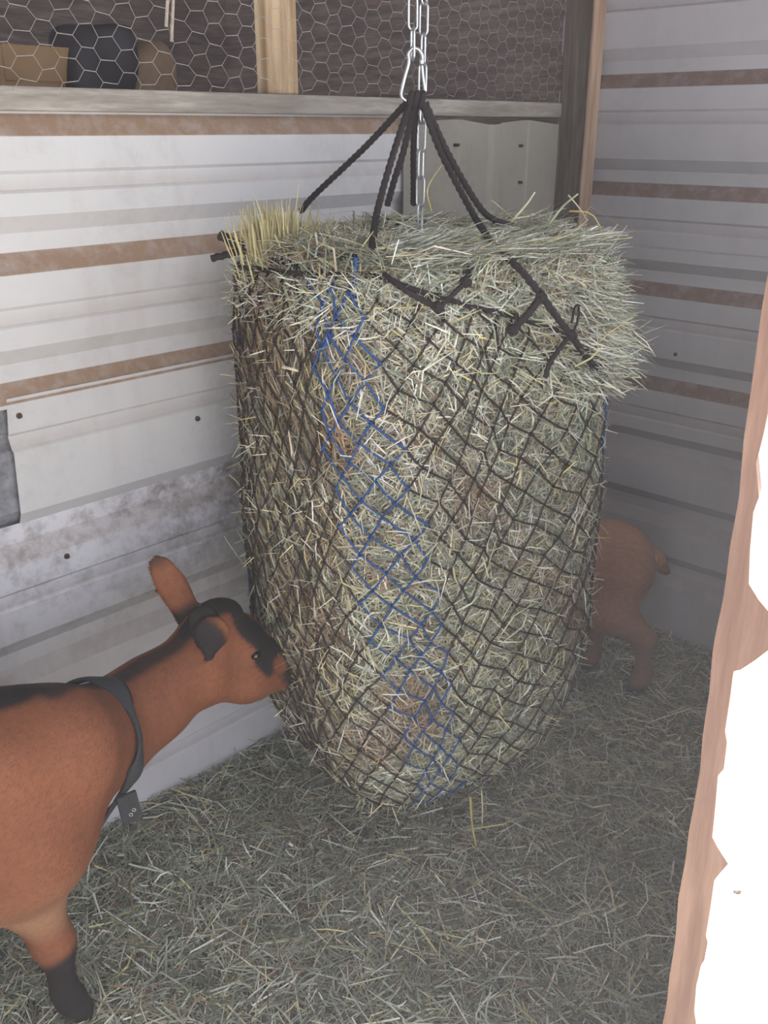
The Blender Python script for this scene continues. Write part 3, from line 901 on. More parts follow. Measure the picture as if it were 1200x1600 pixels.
# ropes running down over the bale's shoulder
rope([at(846, 462, 1.53), at(826, 490, 1.50), at(800, 516, 1.485)], 0.0060, 'draw_rope', net)
rope([at(846, 462, 1.53), at(872, 498, 1.54), at(893, 526, 1.555), at(918, 560, 1.60), at(938, 585, 1.68)], 0.0058, 'draw_rope', net)
rope([at(893, 526, 1.55), at(903, 500, 1.56), at(904, 478, 1.57), at(898, 482, 1.565), at(893, 505, 1.555)], 0.0022, 'rope_loop', net)
rope([at(893, 522, 1.55), at(872, 548, 1.535), at(858, 570, 1.53), at(852, 590, 1.53)], 0.0042, 'draw_rope', net)
rope([at(757, 380, 1.66), at(738, 412, 1.56), at(728, 440, 1.50)], 0.0045, 'draw_rope', net)
rope([at(600, 428, 1.46), at(640, 458, 1.43), at(684, 482, 1.45)], 0.0045, 'draw_rope', net)
rope([at(684, 482, 1.45), at(706, 462, 1.47), at(728, 440, 1.50)], 0.0040, 'draw_rope', net)
for (u, v, d) in ((728, 440, 1.497), (684, 480, 1.447), (846, 464, 1.525), (893, 524, 1.548), (800, 516, 1.48)):
    k = at(u, v, d); mb = MB()
    for t in range(3):
        a = np.linspace(0, 2 * np.pi, 14, endpoint=False)
        ax = [np.array([1, 0, 0]), np.array([0.4, 0.5, 0.77]), np.array([0.3, -0.6, 0.74])][t]
        b1 = np.cross(ax, [0, 0.3, 1.0]); b1 /= np.linalg.norm(b1); b2 = np.cross(ax, b1); b2 /= np.linalg.norm(b2)
        mb.tube(k + 0.0065 * (np.cos(a)[:, None] * b1 + np.sin(a)[:, None] * b2), 0.0042, 6, closed=True)
    mb.build('knot', M_ROPE, net, smooth=True)
# tied rope along the upper left and its two loose tails
rope([at(556, 400, 1.52), at(500, 408, 1.56), at(440, 408, 1.64), at(405, 400, 1.72)], 0.0060, 'draw_rope', net)
rope([at(405, 402, 1.72), at(385, 388, 1.72), at(365, 380, 1.71), at(343, 366, 1.70)], 0.0085, 'rope_tail', net)
rope([at(405, 400, 1.72), at(380, 392, 1.71), at(355, 398, 1.70), at(330, 404, 1.69)], 0.0062, 'rope_tail', net)
# loose blue ends showing at the front
for pts in ([at(512, 398, 1.555), at(500, 440, 1.545), at(492, 478, 1.54)], [at(556, 402, 1.50), at(555, 450, 1.49), at(550, 490, 1.485)],
            [at(532, 490, 1.50), at(518, 525, 1.495), at(504, 545, 1.495)], [at(532, 560, 1.495), at(529, 575, 1.495), at(524, 588, 1.495)],
            [at(378, 470, 1.78), at(374, 520, 1.78), at(372, 570, 1.78)]):
    rope(pts, 0.0042, 'net_twine', net, M_TWINE_BLUE)['label'] = 'blue twine'

# ------------------------------------------------------------------ chains and carabiner
def link_mesh():
    a = []
    hl, hw = 0.0185, 0.0075
    for t in np.linspace(-np.pi / 2, np.pi / 2, 7): a.append((hw * math.cos(t + np.pi / 2) * -1, hl + hw * math.sin(t + np.pi / 2)))
    pts = []
    for t in np.linspace(0, np.pi, 8): pts.append((hw * math.cos(t), 0, hl + hw * math.sin(t)))
    for t in np.linspace(np.pi, 2 * np.pi, 8): pts.append((hw * math.cos(t), 0, -hl + hw * math.sin(t)))
    v, f = tube_geo(np.array(pts), 0.0020, 7, closed=True)
    return mesh_np('chain_link', v, f)
LINK = link_mesh(); LINK.materials.append(M_STEEL)
def chain(top, bottom, label, yaw0):
    t = empty('steel_chain', tuple(top)); tag(t, label, 'chain', 'chains holding the hay net')
    d = np.array(bottom) - np.array(top); L = np.linalg.norm(d); n = int(L / 0.048) + 1
    q = Vector(d).to_track_quat('-Z', 'Y')
    for i in range(n):
        o = bpy.data.objects.new('chain_link', LINK); COL.objects.link(o); o.parent = t
        p = d * ((i + 0.5) / n)
        o.location = p
        o.rotation_mode = 'QUATERNION'
        o.rotation_quaternion = q @ Matrix.Rotation(yaw0 + (math.pi / 2 if i % 2 else 0) + 0.1 * math.sin(i * 2.3), 4, 'Z').to_quaternion()
        s = L / n / 0.048; o.scale = (1, 1, s)
CT = at(645, 80, 1.80)
chain(np.array([CT[0] - 0.004, 1.80, 2.215]), CT + np.array([0, 0, -0.012]), 'left bright steel chain ending in the carabiner', 0.25)
c2b = at(656, 335, 1.84)
chain(np.array([0.072, 1.83, 2.215]), c2b + np.array([0, 0, -0.03]), 'right steel chain whose loose end drops into the hay', 0.55)
# ceiling hook beam
mb = MB(); mb.box((0.02, 1.70, 2.215), (0.12, 1.95, 2.25)); o = mb.build('hanger_block', M_WOOD_DARK, None, bevel=0.003)
tag(o, 'wooden block under the rafters that carries the chains', 'timber')

def carabiner():
    t = empty('carabiner', tuple(at(648, 118, 1.80))); tag(t, 'pear-shaped steel carabiner joining the chain to the net ropes', 'carabiner')
    px = [(646, 74), (655, 78), (660, 88), (659, 96), (661, 120), (664, 144), (660, 153), (652, 159), (640, 159), (630, 154), (627, 146), (632, 122), (639, 96), (638, 84)]
    pts = [at(u, v, 1.80) for u, v in px]
    body = spline(pts + [pts[0]], 60)[:-1]
    i0, i1 = 17, 27
    mb = MB(); mb.tube(np.vstack([body[24:], body[:13]]), 0.0032, 8); mb.build('body', M_STEEL, t, smooth=True)
    mb = MB(); mb.tube(body[12:25], 0.0027, 8); mb.build('gate', M_STEEL, t, smooth=True)
    mb = MB(); mb.tube(body[11:15], 0.0045, 8); mb.build('gate_nut', M_STEEL, t, smooth=True)
carabiner()
# rope wraps in the carabiner
for k in range(3):
    a = np.linspace(0, 2 * np.pi, 16, endpoint=False)
    c = HANG + np.array([-0.010 + 0.010 * k, 0, 0.004])
    mb = MB(); mb.tube(c + np.stack([0.003 * np.sin(a), 0.010 * np.cos(a), 0.010 * np.sin(a)], -1), 0.0062, 7, closed=True)
    mb.build('rope_wrap', M_ROPE, net, smooth=True)

# ------------------------------------------------------------------ goats: smooth-union body, one continuous surface
def surface_nets(F, org, h):
    nx, ny, nz = F.shape
    neg = F < 0
    cnt = np.zeros((nx-1, ny-1, nz-1), np.int8)
    for i in (0, 1):
        for j in (0, 1):
            for k in (0, 1): cnt += neg[i:nx-1+i, j:ny-1+j, k:nz-1+k]
    act = (cnt > 0) & (cnt < 8)
    ids = -np.ones(act.shape, np.int64); I = np.argwhere(act); ids[act] = np.arange(len(I))
    acc = np.zeros((len(I), 3)); n = np.zeros(len(I))
    cor = [(i, j, k) for i in (0, 1) for j in (0, 1) for k in (0, 1)]
    vals = {c: F[I[:, 0]+c[0], I[:, 1]+c[1], I[:, 2]+c[2]] for c in cor}
    for a in cor:
        for ax in range(3):
            if a[ax] == 0:
                b = list(a); b[ax] = 1; b = tuple(b)
                fa, fb = vals[a], vals[b]; m = (fa < 0) != (fb < 0)
                t = np.where(m, fa / (fa - fb + 1e-12), 0)
                p = np.tile(np.array(a, float), (len(I), 1)); p[:, ax] += t
                acc[m] += p[m]; n[m] += 1
    V = org + (I + acc / n[:, None]) * h
    faces = []
    for ax in range(3):
        sl0 = [slice(None)] * 3; sl1 = [slice(None)] * 3
        sl0[ax] = slice(0, -1); sl1[ax] = slice(1, None)
        A, B = neg[tuple(sl0)], neg[tuple(sl1)]
        E = np.argwhere(A != B); flip = A[tuple(E.T)]
        o1, o2 = (ax + 1) % 3, (ax + 2) % 3
        ok = (E[:, o1] > 0) & (E[:, o2] > 0) & (E[:, o1] < F.shape[o1] - 1) & (E[:, o2] < F.shape[o2] - 1)
        E, flip = E[ok], flip[ok]
        q = []
        for d1, d2 in ((-1, -1), (0, -1), (0, 0), (-1, 0)):
            e = E.copy(); e[:, o1] += d1; e[:, o2] += d2; q.append(ids[tuple(e.T)])
        Q = np.stack(q, 1); Q[~flip] = Q[~flip][:, ::-1]
        faces.append(Q)
    return V, np.concatenate(faces)

class Body:
    def __init__(self, lo, hi, h):
        self.h = h; self.lo = np.array(lo, float)
        self.n = np.ceil((np.array(hi) - self.lo) / h).astype(int) + 1
        self.F = np.full(self.n, 1.0, np.float32)
    def _sub(self, lo, hi, marg):
        a = np.clip(((lo - marg - self.lo) / self.h).astype(int), 0, self.n - 1)
        b = np.clip(((hi + marg - self.lo) / self.h).astype(int) + 2, 1, self.n)
        ax = [self.lo[i] + np.arange(a[i], b[i]) * self.h for i in range(3)]
        X = np.stack(np.meshgrid(*ax, indexing='ij'), -1)
        return tuple(slice(a[i], b[i]) for i in range(3)), X
    def _merge(self, sl, d, k):
        f = self.F[sl]
        hh = np.clip(0.5 + 0.5 * (f - d) / k, 0, 1)
        self.F[sl] = f + (d - f) * hh - k * hh * (1 - hh)
    def cone(self, a, b, ra, rb, k=0.03, squash=None):
        a, b = np.array(a, float), np.array(b, float); r = max(ra, rb)
        sl, X = self._sub(np.minimum(a, b) - r, np.maximum(a, b) + r, k + 0.03)
        if X.size == 0: return
        ab = b - a; t = np.clip(((X - a) @ ab) / (ab @ ab + 1e-12), 0, 1)
        D = X - (a + t[..., None] * ab)
        if squash is not None:
            ax, fac = np.array(squash[0], float), squash[1]; ax /= np.linalg.norm(ax)
            D = D + (D @ ax)[..., None] * ax * (1 / fac - 1)
        d = np.linalg.norm(D, axis=-1) - (ra + (rb - ra) * t)
        self._merge(sl, d, k)
    def chain(self, pts, rs, k=0.03, squash=None):
        for i in range(len(pts) - 1): self.cone(pts[i], pts[i+1], rs[i], rs[i+1], k, squash)
    def ell(self, c, axes, radii, k=0.02):
        """ellipsoid with orthonormal axes rows"""
        c = np.array(c, float); A = np.array(axes, float); R = np.array(radii, float)
        sl, X = self._sub(c - R.max(), c + R.max(), k + 0.03)
        q = (X - c) @ A.T / R
        l = np.linalg.norm(q, axis=-1); l2 = np.linalg.norm(q / R, axis=-1) + 1e-9
        self._merge(sl, l * (l - 1) / l2, k)
    def mesh(self): return surface_nets(self.F, self.lo, self.h)

def vnormals(V, Fq):
    a, b, c, d = (V[Fq[:, i]] for i in range(4))
    fn = np.cross(c - a, d - b); n = np.zeros_like(V)
    for i in range(4): np.add.at(n, Fq[:, i], fn)
    return n / (np.linalg.norm(n, axis=1)[:, None] + 1e-12)

def smooth(V, Fq, it=2, lam=0.5):
    for _ in range(it):
        s = np.zeros_like(V); n = np.zeros(len(V))
        for i in range(4):
            j = Fq[:, (i + 1) % 4]; k = Fq[:, i]
            np.add.at(s, k, V[j]); np.add.at(n, k, 1); np.add.at(s, j, V[k]); np.add.at(n, j, 1)
        V = V + lam * (s / n[:, None] - V)
    return V

def seg_dist(P, a, b):
    a, b = np.array(a, float), np.array(b, float); ab = b - a
    t = np.clip((P - a) @ ab / (ab @ ab), 0, 1)
    return np.linalg.norm(P - (a + t[:, None] * ab), axis=1)
def poly_dist(P, pts): return np.min([seg_dist(P, pts[i], pts[i+1]) for i in range(len(pts) - 1)], 0)
def sm(x, a, b): t = np.clip((x - a) / (b - a), 0, 1); return t * t * (3 - 2 * t)
def blend(c, w, col): return c * (1 - w[:, None]) + np.array(col) * w[:, None]

def add_fur(parent, V, Fq, Cv, n, flow, length, width, keep=None):
    nrm = vnormals(V, Fq)
    a, b, c, d = (V[Fq[:, i]] for i in range(4))
    area = np.linalg.norm(np.cross(c - a, d - b), axis=1)
    if keep is not None: area = area * keep((a + c) / 2)
    fi = rng.choice(len(Fq), n, p=area / area.sum())
    u, w = rng.uniform(0, 1, (n, 1)), rng.uniform(0, 1, (n, 1))
    q = Fq[fi]
    bl = lambda X: (X[q[:, 0]] * (1-u) + X[q[:, 1]] * u) * (1-w) + (X[q[:, 3]] * (1-u) + X[q[:, 2]] * u) * w
    P, Nn, Cc = bl(V), bl(nrm), bl(Cv)
    fl_ = flow(P) + rng.normal(0, 0.22, (n, 3))
    T = fl_ - Nn * np.sum(fl_ * Nn, axis=1)[:, None]; T /= np.linalg.norm(T, axis=1)[:, None] + 1e-9
    D = T + Nn * rng.uniform(0.07, 0.24, (n, 1)); D /= np.linalg.norm(D, axis=1)[:, None]
    L = length * rng.uniform(0.6, 1.25, (n, 1))
    side = np.cross(Nn, D); side /= np.linalg.norm(side, axis=1)[:, None] + 1e-9
    p0 = P - Nn * 0.0006
    V3 = np.stack([p0 - side * width, p0 + side * width, p0 + D * L], 1).reshape(-1, 3)
    F3 = np.arange(n * 3).reshape(-1, 3)
    Cc = np.repeat(np.clip(Cc * rng.uniform(0.84, 1.20, (n, 1)), 0, 1), 3, 0)
    o = link('coat', mesh_np('coat', V3, F3, False, Cc), M_COAT, parent)
    tag(o, kind='stuff')
    return o

def surf_at(bodyF, u, v, d0=0.9, d1=2.8):
    """first point on a body along a line of sight (for seating the eyes)"""
    for d in np.linspace(d0, d1, 3000):
        p = at(u, v, d); i = np.round((p - bodyF.lo) / bodyF.h).astype(int)
        if np.all(i >= 0) and np.all(i < bodyF.n) and bodyF.F[tuple(i)] < 0: return p
    return at(u, v, d1)

TAN = lin(136, 84, 58); TAN_D = lin(104, 63, 47); BLK = lin(40, 33, 33); CREAM = lin(196, 160, 128)
def adult_goat():
    B = Body((-1.52, 0.42, -0.01), (-0.12, 1.80, 0.86), 0.0048)
    bd = np.array([-0.77, -0.64, 0.0]); rt = np.array([0.64, -0.77, 0.0])
    S = np.array([-0.60, 1.235, 0.0])
    z = lambda p, h: np.array([p[0], p[1], h])
    # trunk
    B.cone(z(S + bd * 0.02, 0.555), z(S + bd * 0.62, 0.57), 0.115, 0.12, 0.05)
    B.cone(z(S + bd * 0.0, 0.45), z(S + bd * 0.55, 0.43), 0.125, 0.16, 0.06)
    B.cone(z(S + bd * 0.55, 0.52), z(S + bd * 0.78, 0.50), 0.15, 0.10, 0.06)
    B.cone(z(S - bd * 0.03, 0.645), z(S + bd * 0.70, 0.645), 0.040, 0.05, 0.05)       # spine and withers
    B.cone(z(S + rt * 0.065 + bd * 0.02, 0.60), z(S + rt * 0.070 + bd * 0.005, 0.44), 0.075, 0.080, 0.05)   # shoulder
    B.cone(z(S - rt * 0.065 + bd * 0.02, 0.60), z(S - rt * 0.075 - bd * 0.04, 0.44), 0.075, 0.080, 0.05)
    B.cone(z(S - bd * 0.065, 0.48), z(S + bd * 0.01, 0.40), 0.085, 0.09, 0.05)         # brisket
    # near fore leg
    F0 = np.array([-0.562, 1.222])
    leg = [np.array([-0.575, 1.20, 0.42]), np.array([-0.580, 1.205, 0.335]), np.array([-0.568, 1.222, 0.225]), np.array([-0.563, 1.226, 0.20]),
           np.array([-0.560, 1.224, 0.10]), np.array([-0.555, 1.232, 0.07]), np.array([-0.546, 1.245, 0.03])]
    B.chain(leg, [0.078, 0.052, 0.033, 0.030, 0.0205, 0.0225, 0.024], 0.022)
    # far fore leg a step back
    q = S - rt * 0.085 + bd * 0.13
    B.chain([z(S - rt * 0.08 + bd * .02, 0.42), z(q + bd * -0.03, 0.32), z(q, 0.20), z(q + bd * 0.03, 0.09), z(q - bd * 0.0, 0.03)], [0.075, 0.05, 0.031, 0.022, 0.027], 0.025)
    # hind legs and tail
    for sgn, st in ((1, 0.0), (-1, 0.06)):
        h = S + bd * (0.72 + st) + rt * 0.085 * sgn
        B.chain([z(h, 0.50), z(h - bd * 0.07, 0.36), z(h + bd * 0.06, 0.26), z(h + bd * 0.05, 0.09), z(h + bd * 0.02, 0.03)], [0.115, 0.075, 0.034, 0.023, 0.027], 0.03)
    B.chain([z(S + bd * 0.86, 0.58), z(S + bd * 0.93, 0.60), z(S + bd * 0.96, 0.55)], [0.03, 0.025, 0.012], 0.02)
    # neck
    n0, n1, n2, n3 = at(95, 1170, 1.27), at(160, 1148, 1.37), at(232, 1096, 1.455), at(300, 1040, 1.53)
    B.chain([n0, n1, n2, n3], [0.106, 0.080, 0.070, 0.066], 0.045)
    # head
    skull = at(328, 992, 1.565); brow = at(368, 1002, 1.60); nose_b = at(415, 1028, 1.63); nose = at(446, 1042, 1.645)
    B.chain([skull, brow, nose_b, nose], [0.056, 0.050, 0.036, 0.029], 0.03)
    B.chain([at(322, 1058, 1.535), at(385, 1062, 1.585), at(428, 1062, 1.625)], [0.050, 0.037, 0.021], 0.04)   # jaw
    B.cone(at(452, 1046, 1.635), at(452, 1036, 1.65), 0.021, 0.020, 0.015)          # muzzle pad
    B.ell(at(345, 958, 1.585), np.eye(3), (0.040, 0.04, 0.026), 0.02)                # poll
    B.ell(at(392, 1014, 1.572), np.eye(3), (0.017, 0.014, 0.014), 0.02)              # brow ridge over the eye
    # ears
    def ear(base, tip, wdir, width, thick, bend=None):
        base, tip = np.array(base), np.array(tip)
        ax = tip - base; Lh = np.linalg.norm(ax) / 2; ax /= np.linalg.norm(ax)
        w = np.array(wdir, float); w -= ax * np.dot(w, ax); w /= np.linalg.norm(w); n = np.cross(ax, w)
        B.ell((base + tip) / 2, [ax, w, n], (Lh, width, thick), 0.012)
        return ax, w, n
    e1b, e1t = at(298, 962, 1.60), at(240, 868, 1.60)
    ear(e1b * 0.85 + e1t * 0.15, e1t, (1, 0.3, 0.3), 0.028, 0.0085)
    B.cone(at(303, 975, 1.595), e1b * 0.5 + e1t * 0.5, 0.026, 0.026, 0.012, ((0.2, -1, 0.3), 0.5))
    e2b, e2t = at(312, 955, 1.535), at(327, 1026, 1.455)
    em = at(330, 990, 1.485); sq = ((0.35, -1.0, 0.25), 0.36)
    B.chain([at(310, 962, 1.53), at(318, 970, 1.508), em, e2t], [0.020, 0.028, 0.033, 0.010], 0.006, sq)
    V, Fq = B.mesh(); V = smooth(V, Fq, 2)
    nr = vnormals(V, Fq)
    # coat colours by anatomy
    C = np.tile(np.array(TAN), (len(V), 1)); nz = noise3(V, 14.0)
    C = blend(C, sm(noise3(V, 5.0), -0.2, 0.9) * 0.45, TAN_D)
    C = blend(C, sm(V[:, 2], 0.46, 0.32) * sm(V[:, 2], 0.24, 0.30) * 0.35, CREAM)
    C = blend(C, sm(seg_dist(V, z(S + bd * 0.10 + rt * 0.12, 0.52), z(S + bd * .35 + rt * 0.14, 0.48)), 0.22, 0.05) * 0.35, TAN_D)
    # dorsal stripe and mane line
    bl_ = (V - z(S, 0)) @ rt; al_ = (V - z(S, 0)) @ bd
    C = blend(C, sm(np.abs(bl_ + 0.004 * nz), 0.034, 0.018) * sm(nr[:, 2], 0.30, 0.60) * sm(al_, -0.10, -0.06), BLK)
    nk_ = np.min([seg_dist(V[:, :2], p_[:2], q_[:2]) for p_, q_ in ((n0, n1), (n1, n2), (n2, n3), (n3, skull))], 0)
    C = blend(C, sm(nk_ + 0.004 * nz, 0.032, 0.012) * sm(nr[:, 2], 0.35, 0.65) * sm(V[:, 2], 0.50, 0.56) * sm(al_, 0.05, -0.02) * 0.9, BLK)
    sp = [z(S + bd * 0.9, 0.66), z(S + bd * 0.3, 0.70), z(S - bd * 0.03, 0.69)]
    C = blend(C, sm(poly_dist(V, sp) + 0.006 * nz, 0.052, 0.030), BLK)
    crest = [z(S - bd * 0.03, 0.69), at(60, 1064, 1.33), at(108, 1082, 1.375), at(150, 1088, 1.42), at(215, 1052, 1.50), at(262, 1000, 1.58), at(300, 962, 1.60)]
    C = blend(C, sm(poly_dist(V, crest) + 0.006 * nz, 0.044, 0.024) * 0.92, BLK)
    # face
    C = blend(C, sm(poly_dist(V, [at(292, 978, 1.53), at(318, 950, 1.55), at(350, 940, 1.56)]) + 0.004 * nz, 0.030, 0.018), BLK)
    blaze = [at(338, 940, 1.60), at(365, 955, 1.585), at(392, 975, 1.575), at(420, 1003, 1.585), at(444, 1030, 1.61)]
    C = blend(C, sm(poly_dist(V, blaze) + 0.004 * nz, 0.036, 0.027), BLK)
    C = blend(C, sm(poly_dist(V, [at(385, 1000, 1.57), at(405, 1030, 1.57), at(415, 1048, 1.58)]) + 0.003 * nz, 0.018, 0.010), BLK)
    C = blend(C, sm(np.linalg.norm(V - at(452, 1046, 1.635), axis=1) + 0.003 * nz, 0.036, 0.026), BLK)
    C = blend(C, sm(poly_dist(V, [at(428, 1066, 1.60), at(440, 1058, 1.61)]), 0.014, 0.007), BLK)
    C = blend(C, sm(np.linalg.norm(V - at(385, 1010, 1.57), axis=1), 0.020, 0.010) * 0.0, TAN)
    C = blend(C, sm(np.linalg.norm(V - at(431, 1038, 1.607), axis=1) + 0.002 * nz, 0.026, 0.016), TAN)
    # near ear black, far ear tan with dark rim
    earm = sm(seg_dist(V, at(320, 968, 1.515), e2t) + 0.002 * nz, 0.038, 0.030)
    C = blend(C, earm, BLK)
    C = blend(C, sm(np.linalg.norm(V - e1t, axis=1), 0.034, 0.012) * 0.7, BLK)
    C = blend(C, sm(np.linalg.norm(V - at(318, 1042, 1.50), axis=1), 0.026, 0.010) * 0.35, CREAM)
    # black stockings
    st = sm(V[:, 2] + 0.012 * nz + 0.5 * np.clip((-0.57 - V[:, 0]), -0.05, 0.05), 0.20, 0.165)
    C = blend(C, st, BLK)
    C = blend(C, sm(V[:, 2], 0.33, 0.36) * 0, BLK)
    g = empty('goat', (float(S[0]), float(S[1]), 0)); tag(g, 'large reddish-brown goat with black face and collar, nibbling the hay at left', 'goat')
    link('body', mesh_np('body', V, Fq, True, C), M_COAT, g)
    def flow(P):
        f = np.tile(bd * 0.8 + np.array([0, 0, -0.55]), (len(P), 1))
        hd = sm(P[:, 1], 1.50, 1.58)[:, None]; low = sm(P[:, 2], 0.42, 0.30)[:, None]
        hv = (skull - nose) / np.linalg.norm(skull - nose)
        f = f * (1 - hd) + hd * (hv + np.array([0, 0, -0.2]))
        return f * (1 - low) + low * np.array([0, 0, -1.0])
    add_fur(g, V, Fq, C, 95000, flow, 0.0095, 0.0008, lambda P: np.where(P[:, 0] > -0.95, 1.0, 0.15))
    # eye
    for (u, v) in ((399, 1025),):
        p = surf_at(B, u, v, 1.3, 1.8)
        mb = MB()
        a = np.linspace(0, 2 * np.pi, 12, endpoint=False); rows = []
        for t in np.linspace(0.05, np.pi - 0.05, 8): rows.append(np.stack([np.sin(t) * np.cos(a), np.sin(t) * np.sin(a), np.cos(t) * np.ones(12)], -1))
        v_ = p + np.array([0, 0.003, 0]) + 0.0105 * np.concatenate(rows) * np.array([1.1, 1, 0.8])
        f_ = [(i*12+k, i*12+(k+1) % 12, (i+1)*12+(k+1) % 12, (i+1)*12+k) for i in range(7) for k in range(12)]
        mb.add(v_, f_); mb.build('eye', M_EYE, g, smooth=True)
    # collar: twisted fabric band round the base of the neck, with a hanging end
    ca = at(140, 1166, 1.345); cd = (n2 - n0) / np.linalg.norm(n2 - n0)
    up = np.array([0, 0, 1.0]) - cd * cd[2]; up /= np.linalg.norm(up); sd = np.cross(cd, up)
    tilt = 0.16
    ring = []
    for t in np.linspace(0, 2 * np.pi, 72, endpoint=False):
        d = up * math.cos(t) + sd * math.sin(t) + cd * tilt * math.cos(t)
        o = ca.copy(); lo, hi = 0.02, 0.30
        # walk outwards to the coat surface
        rr = 0.04
        for s_ in np.arange(0.03, 0.150, 0.002):
            i = np.round((o + d * s_ - B.lo) / B.h).astype(int)
            if B.F[tuple(np.clip(i, 0, B.n - 1))] > 0: rr = s_; break
            rr = s_
        ring.append(rr)
    ring = np.array(ring); 
    for _ in range(6): ring = (np.roll(ring, 1) + ring + np.roll(ring, -1)) / 3
    RV = []; RF = []
    ts = np.linspace(0, 2 * np.pi, 72, endpoint=False)
    for i, t in enumerate(ts):
        d = up * math.cos(t) + sd * math.sin(t) + cd * tilt * math.cos(t)
        c = ca + d * (ring[i] + 0.006)
        w = 0.016 * (0.75 + 0.35 * math.sin(t * 5)); tw = 0.7 * math.sin(t * 4)
        wv = cd * math.cos(tw) + d * math.sin(tw); nv = d * math.cos(tw) - cd * math.sin(tw)
        for (a_, b_) in ((-1, -.35), (-.6, .35), (0, .55), (.6, .35), (1, -.35), (0, -.5)):
            RV.append(c + wv * w * a_ + nv * 0.008 * b_)
    for i in range(72):
        for k in range(6): RF.append((i*6+k, i*6+(k+1) % 6, ((i+1) % 72)*6+(k+1) % 6, ((i+1) % 72)*6+k))
    col = empty('collar', tuple(ca)); tag(col, 'twisted dark fabric collar around the large goat\'s neck', 'collar')
    link('band', mesh_np('band', RV, RF), M_COLLAR, col)
    # strap end with two metal eyelets under the throat
    RVa = np.array(RV).reshape(72, 6, 3)[:, 2]
    tgt = at(172, 1222, 1.32); dd_ = (RVa - np.array([0, 0, CAM_H])); td = tgt - np.array([0, 0, CAM_H])
    cosd = dd_ @ td / np.linalg.norm(dd_, axis=1) / np.linalg.norm(td)
    a0 = RVa[int(np.argmax(cosd - 0.02 * RVa[:, 1]))] + np.array([0.0, -0.004, 0.0]); a1 = a0 + np.array([0.006, 0.0, -0.052])
    dx = np.array([0.015, 0.006, 0.004])
    mb = MB(); th = np.array([0.004, -0.005, 0])
    vv = [a0 - dx, a0 + dx, a1 + dx, a1 - dx + np.array([0, 0, -0.006])]
    vv = np.array(vv + [p + th for p in vv]); mb.add(vv, np.array([(0,1,2,3),(4,7,6,5),(0,4,5,1),(1,5,6,2),(2,6,7,3),(3,7,4,0)]))
    strap = mb.build('strap_end', M_COLLAR, col, bevel=0.001)
    for q in (0.62, 0.74):
        mb = MB(); a = np.linspace(0, 2 * np.pi, 10, endpoint=False)
        c = a0 * (1 - q) + a1 * q + th * 1.1 + dx * (0.3 if q < .7 else -.1)
        mb.tube(c + np.stack([0.003 * np.cos(a), 0 * a, 0.003 * np.sin(a)], -1), 0.0009, 5, closed=True); mb.build('eyelet', M_STEEL, strap, smooth=True)
adult_goat()

